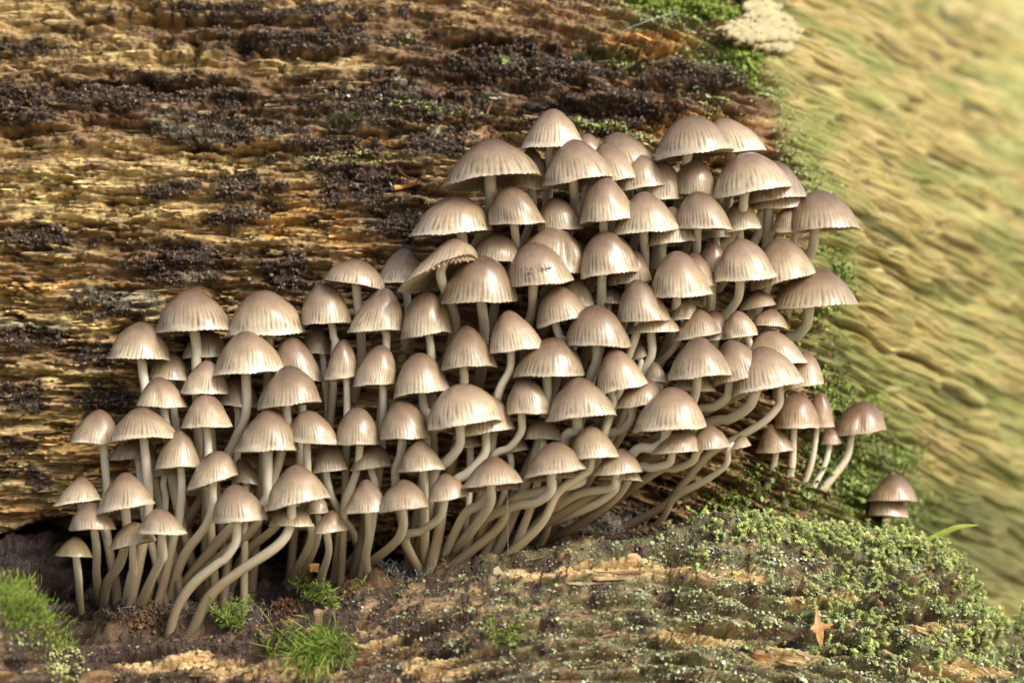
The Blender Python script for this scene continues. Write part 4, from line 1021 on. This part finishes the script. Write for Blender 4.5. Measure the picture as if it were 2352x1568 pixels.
for _ in range(210):
    fx = rng.uniform(-20, 1350); fy = rng.uniform(0, 1180)
    if fx > 900 and fy > 330: fx *= 0.6
    (p,), (n,), (i, j) = wall_at(np.array([fx]), np.array([fy]))
    if crust[i[0], j[0]] > 0.6 or FX[i[0], j[0]] > 1500: continue
    sl = math.atan((gref(fx+20)-gref(fx-20))/40)
    add_splinter(log, p-n*0.15, n, sl+rng.normal()*.06, 5+14*rng.random()**1.6, .9+1.5*rng.random()**2, .7+.6*rng.random(), rng.normal()*.25)
def oks(x, y, t): return (0.3+sstep(.3, .6, blobs(x, y, [(1300, 1328, 190, 15), (1500, 1322, 200, 16), (500, 1545, 130, 24), (1010, 1545, 90, 22), (1800, 1515, 110, 20), (2080, 1450, 100, 12)]))*6)*sstep(0, -2, t)
for p, n, x, y in ledge_pts(70, oks):
    s0 = np.interp(x, [0, 700, 1000, 1300, 1500, 1700, 2000, 2352], [0, -.25, -.28, -.08, .05, .2, .38, .42])
    add_splinter(llog, p-n*.1, n, s0+rng.normal()*.08, 5+10*rng.random()**1.6, .9+1.3*rng.random(), .7+.4*rng.random(), -.6)

# ------------------------------------------------------------------ loose small things
M_pale = plain('pale_flaky_bark', (0.36, 0.31, 0.165), .7, .3, 90)
M_husk = plain('brown_husk', (0.42, 0.22, 0.07), .5, .3, 700)
M_chip = plain('orange_wood', (0.50, 0.27, 0.08), .55, .4, 900)
M_root = plain('rootlet', (0.26, 0.11, 0.05), .5, .3, 900)
M_silk = plain('silk', (0.75, 0.75, 0.75), .3, .1, 900)
M_blade = plain('leaf_blade', (0.28, 0.36, 0.05), .45, .25, 500)
M_speck = plain('dark_specks', (0.09, 0.045, 0.02), .7, .3, 900)
M_frass = plain('brown_crumbs', (0.20, 0.11, 0.05), .8, .5, 900)

# pale flaky bark scales clinging to the log beside the moss
poly = np.array([(1690, -90), (1705, 30), (1690, 58), (1655, 72), (1660, 92), (1710, 112), (1755, 122), (1800, 128), (1815, 105), (1828, 80), (1800, 55), (1775, 40), (1790, 5), (1800, -90)], float)
def inside(x, y):
    c = np.zeros(x.shape, bool); j = len(poly)-1
    for i in range(len(poly)):
        xi, yi = poly[i]; xj, yj = poly[j]
        with np.errstate(divide='ignore', invalid='ignore'):
            c ^= ((yi > y) != (yj > y)) & (x < (xj-xi)*(y-yi)/(yj-yi)+xi)
        j = i
    return c
gx2, gy2 = np.meshgrid(np.arange(1640, 1850, 3.0), np.arange(-95, 140, 3.0))
wp, wn2, _ = wall_at(gx2, gy2)
Yp = np.array(wall_base(wp[..., 0], wp[..., 2]))
lay = np.floor((gy2+12*noise(gx2/40, gy2/40, 7))/34)
Pp = np.stack([wp[..., 0], Yp-7.5-1.6*(lay % 3)-1.2*fbm(gx2/30, gy2/12, 3, 8), wp[..., 2]], -1)
ff = grid_faces(gx2.shape[1], gx2.shape[0]); cx, cy = gx2.ravel()[ff].mean(1), gy2.ravel()[ff].mean(1)
ins = inside(cx+6*noise(cx/9, cy/9, 3), cy+6*noise(cx/9, cy/9, 4))
f = ff[ins]; u_, inv = np.unique(f, return_inverse=True)
fl = obj('bark_scale', mesh('bark_scale', Pp.reshape(-1, 3)[u_], inv.reshape(f.shape), M_pale), log)
fl['label'] = 'pale cream flaky bark scale'
md = fl.modifiers.new('thick', 'SOLIDIFY'); md.thickness = 3.2*MM; md.offset = 0

def ledge_near(fx, fy):
    q2 = (LPX-fx)**2+(LPY-fy)**2+np.where(T < 3, 0, 5000); i = np.unravel_index(np.argmin(q2), q2.shape); return LV[i], LN[i]
def lobed(name, outline, mat, p, n, scale, roll, thick, label, cat, bend=.15):
    """small flat piece with a thickness from an outline around its centre"""
    O = np.array(outline, float); m = len(O)
    n, _, _ = frame(n); x = np.cross((0, 0, 1), n); x /= np.linalg.norm(x)+1e-9; z = np.cross(n, x)
    c, s_ = math.cos(roll), math.sin(roll); x, z = c*x+s_*z, -s_*x+c*z
    V = []
    for lift, k in ((thick, 1.0), (0, 1.0)):
        for a, b in O: V.append(p+scale*(a*x+b*z)+n*(lift+bend*scale*(a*a-b*b)))
        V.append(p+n*(lift*1.3))
    V = np.array(V); i = np.arange(m); j = (i+1) % m
    F = np.vstack([np.stack([i, j, np.full(m, m)], -1), np.stack([j+m+1, i+m+1, np.full(m, 2*m+1)], -1), np.stack([i, i+m+1, j], -1), np.stack([j, i+m+1, j+m+1], -1)])
    return tag(obj(name, mesh(name, V, F, mat, False)), label, cat)
star = [(0, 1.2), (.18, .9), (.22, .45), (.5, .3), (.95, .28), (1.0, .2), (.6, .02), (.3, -.1), (.28, -.6), (.2, -1.05), (.02, -1.1), (-.2, -.6), (-.25, -.15), (-.5, -.05), (-.6, .05), (-.45, .2), (-.25, .35), (-.15, .8)]
p, n = ledge_near(1868, 1448); lobed('seed_husk', star, M_husk, p+n*2.8+np.array([0, -2.5, 0]), n*.4+np.array([0, -1, .1]), 5.2, .05, .5, 'star-shaped orange brown seed husk lying on the mossy lower log', 'husk')
p, n = ledge_near(1147, 1322); lobed('wood_chip', [(-.6, .6), (-.1, .9), (.2, .4), (.7, -.2), (.9, -.7), (.1, -.9), (-.5, -.5), (-.7, .1)], M_pale, p+n*.8, np.array([.1, -1, .35]), 3.2, 0, .7, 'pale cream flake stuck upright on the dark lower log', 'flake')
p, n = ledge_near(722, 1312); lobed('wood_chip', [(-.8, .5), (.1, .7), (.8, .6), (.7, -.2), (.8, -.8), (-.2, -.6), (-.6, -.7)], M_chip, np.array([at(722, 1303, 2)])[0], np.array([0, -1, .1]), 2.3, 0, .8, 'small orange wood chip caught between the dark stem bases', 'chip')
p, n = ledge_near(82, 1395); lobed('wood_chip', [(-.3, 1), (.1, 1.1), (.25, .3), (.2, -.7), (-.05, -1), (-.25, -.2)], M_chip, np.array([at(83, 1338, -20)])[0]-np.array([0, 0, 4.]), np.array([.2, -1, .3]), 4.0, .2, .8, 'thin yellow splinter standing behind the hair moss hummock', 'splinter')
def thread(name, P, r, mat, label, cat, sides=6):
    V, F, _ = tube(catmull(P, 6), r, sides, ref=(.3, .9, .2)); return tag(obj(name, mesh(name, V, F, mat)), label, cat)
def wp1(fx, fy, off=1.0):
    p, n, _ = wall_at(np.array([fx]), np.array([fy])); return p[0]+n[0]*off
thread('rootlet', [wp1(1128, 232, .6), wp1(1117, 262, 1.6), wp1(1111, 285, 1.2), wp1(1116, 306, 1.5), wp1(1120, 318, .4)], .38, M_root, 'thin reddish rootlet hanging above the largest wide cap', 'rootlet')
thread('rootlet', [wp1(1083, 248, .5), wp1(1076, 262, 1.4), wp1(1069, 280, .5)], .35, M_root, 'short reddish rootlet beside the longer hanging one', 'rootlet')
thread('twig', [wp1(900, 441, 2.0), wp1(925, 433, 1.8), wp1(958, 426, .6)], 1.0, M_chip, 'broken orange twig stub on the dark crust beside the wide caps', 'twig', 8)
thread('twig', [wp1(912, 395, .6), wp1(935, 405, 1.6), wp1(955, 414, .6)], .32, M_root, 'thin brown twig above the broken orange stub', 'twig')
thread('needle', [wp1(895, 425, 1.0), wp1(897, 432, 3.0), wp1(901, 440, 1.5)], .14, M_silk, 'tiny white needle standing on the broken orange stub', 'needle')
thread('spider_thread', [at(1165, 1128, -26), at(1166, 1200, -20), at(1167, 1292, -6)], .07, M_silk, 'single spider thread hanging from the cap rim to the lower log', 'thread', 4)
thread('spider_thread', [wp1(1545, 52, 6), wp1(1440, 84, 5), wp1(1405, 92, 1)], .06, M_silk, 'spider thread stretched below the moss cushion', 'thread', 4)
def blade(P, wid, label):
    P = catmull(P, 6); t = np.linspace(0, 1, len(P)); W = (wid*np.sin(np.clip(.15+.85*t, 0, 1)*math.pi)**.8+.05)[:, None]
    T_ = np.gradient(P, axis=0); S = np.cross(T_, (0, 1, 0)); S /= np.linalg.norm(S, axis=1, keepdims=True)
    V = np.vstack([P-S*W, P+np.array([0, -.3, 0])*W, P+S*W]); k = len(P); i = np.arange(k-1)
    F = np.vstack([np.stack([i, i+1, i+1+k, i+k], -1), np.stack([i+k, i+k+1, i+1+2*k, i+2*k], -1)])
    tag(obj('leaf_blade', mesh('leaf_blade', V, F, M_blade)), label, 'leaf blade')
blade([at(2120, 1244, 38), at(2160, 1226, 37), at(2200, 1210, 36), at(2248, 1205, 36)], 1.0, 'yellow green leaf blade poking out of the moss past the lone mushroom')
blade([at(1592, 1216, 14), at(1603, 1192, 12), at(1618, 1172, 12), at(1624, 1158, 12)], .7, 'short green blade standing beside the long curved stem')
# crumbs gathered on the hollow floor
for ci, (cx_, cy_, rx_, ry_, k_, lab) in enumerate([(350, 1425, 60, 26, 900, 'heap of dark brown crumbs under the stem bases by the overhang'), (810, 1362, 34, 24, 420, 'heap of tan brown crumbs at the foot of the middle stems'), (650, 1392, 26, 20, 260, 'little reddish brown crumb heap beside the white threads'), (1450, 1232, 120, 20, 500, 'row of dark crumbs along the lower log beneath the curved stems')]):
    sp = Soup()
    def okc(x, y, t): return np.exp(-((x-cx_)/rx_)**2-((y-cy_)/ry_)**2)*sstep(-8, -2, t)+1e-12
    cc_ = [(0.13, .075, .035), (.25, .15, .07), (.17, .075, .04), (.12, .07, .045)][ci]
    for p, n, x, y in ledge_pts(k_, okc):
        h_ = rng.random()*3.0*math.exp(-((x-cx_)/rx_)**2)
        blob(sp, p+np.array([0, 0, h_]), rng.normal(size=3), .4+.7*rng.random()**2, cc_, 1.0)
    sp.build('wood_crumbs', M_crumb, lab, 'crumbs', False)
# brown specks on the speckled cap: part of that mushroom
ii_ = find('F', 1222); rt = roots[ii_][0]
sp = Soup()
for k in range(60):
    th_ = rng.normal(4.75, .35); h_ = abs(rng.normal(.33, .05)) if k < 42 else rng.normal(.8, .07)
    q = on_cap(ii_, th_, min(h_, .95)); L_, R_, A_, Y_, w_ = caps_info[ii_]; blob(sp, q-np.array(rt.location)/MM, np.array([math.cos(th_), math.sin(th_), .4]), .14+.25*rng.random(), (.1, .05, .02), .4)
me = mesh('specks', np.vstack(sp.V), np.vstack(sp.F), M_speck, False); o = obj('specks', me, rt); o['kind'] = 'stuff'
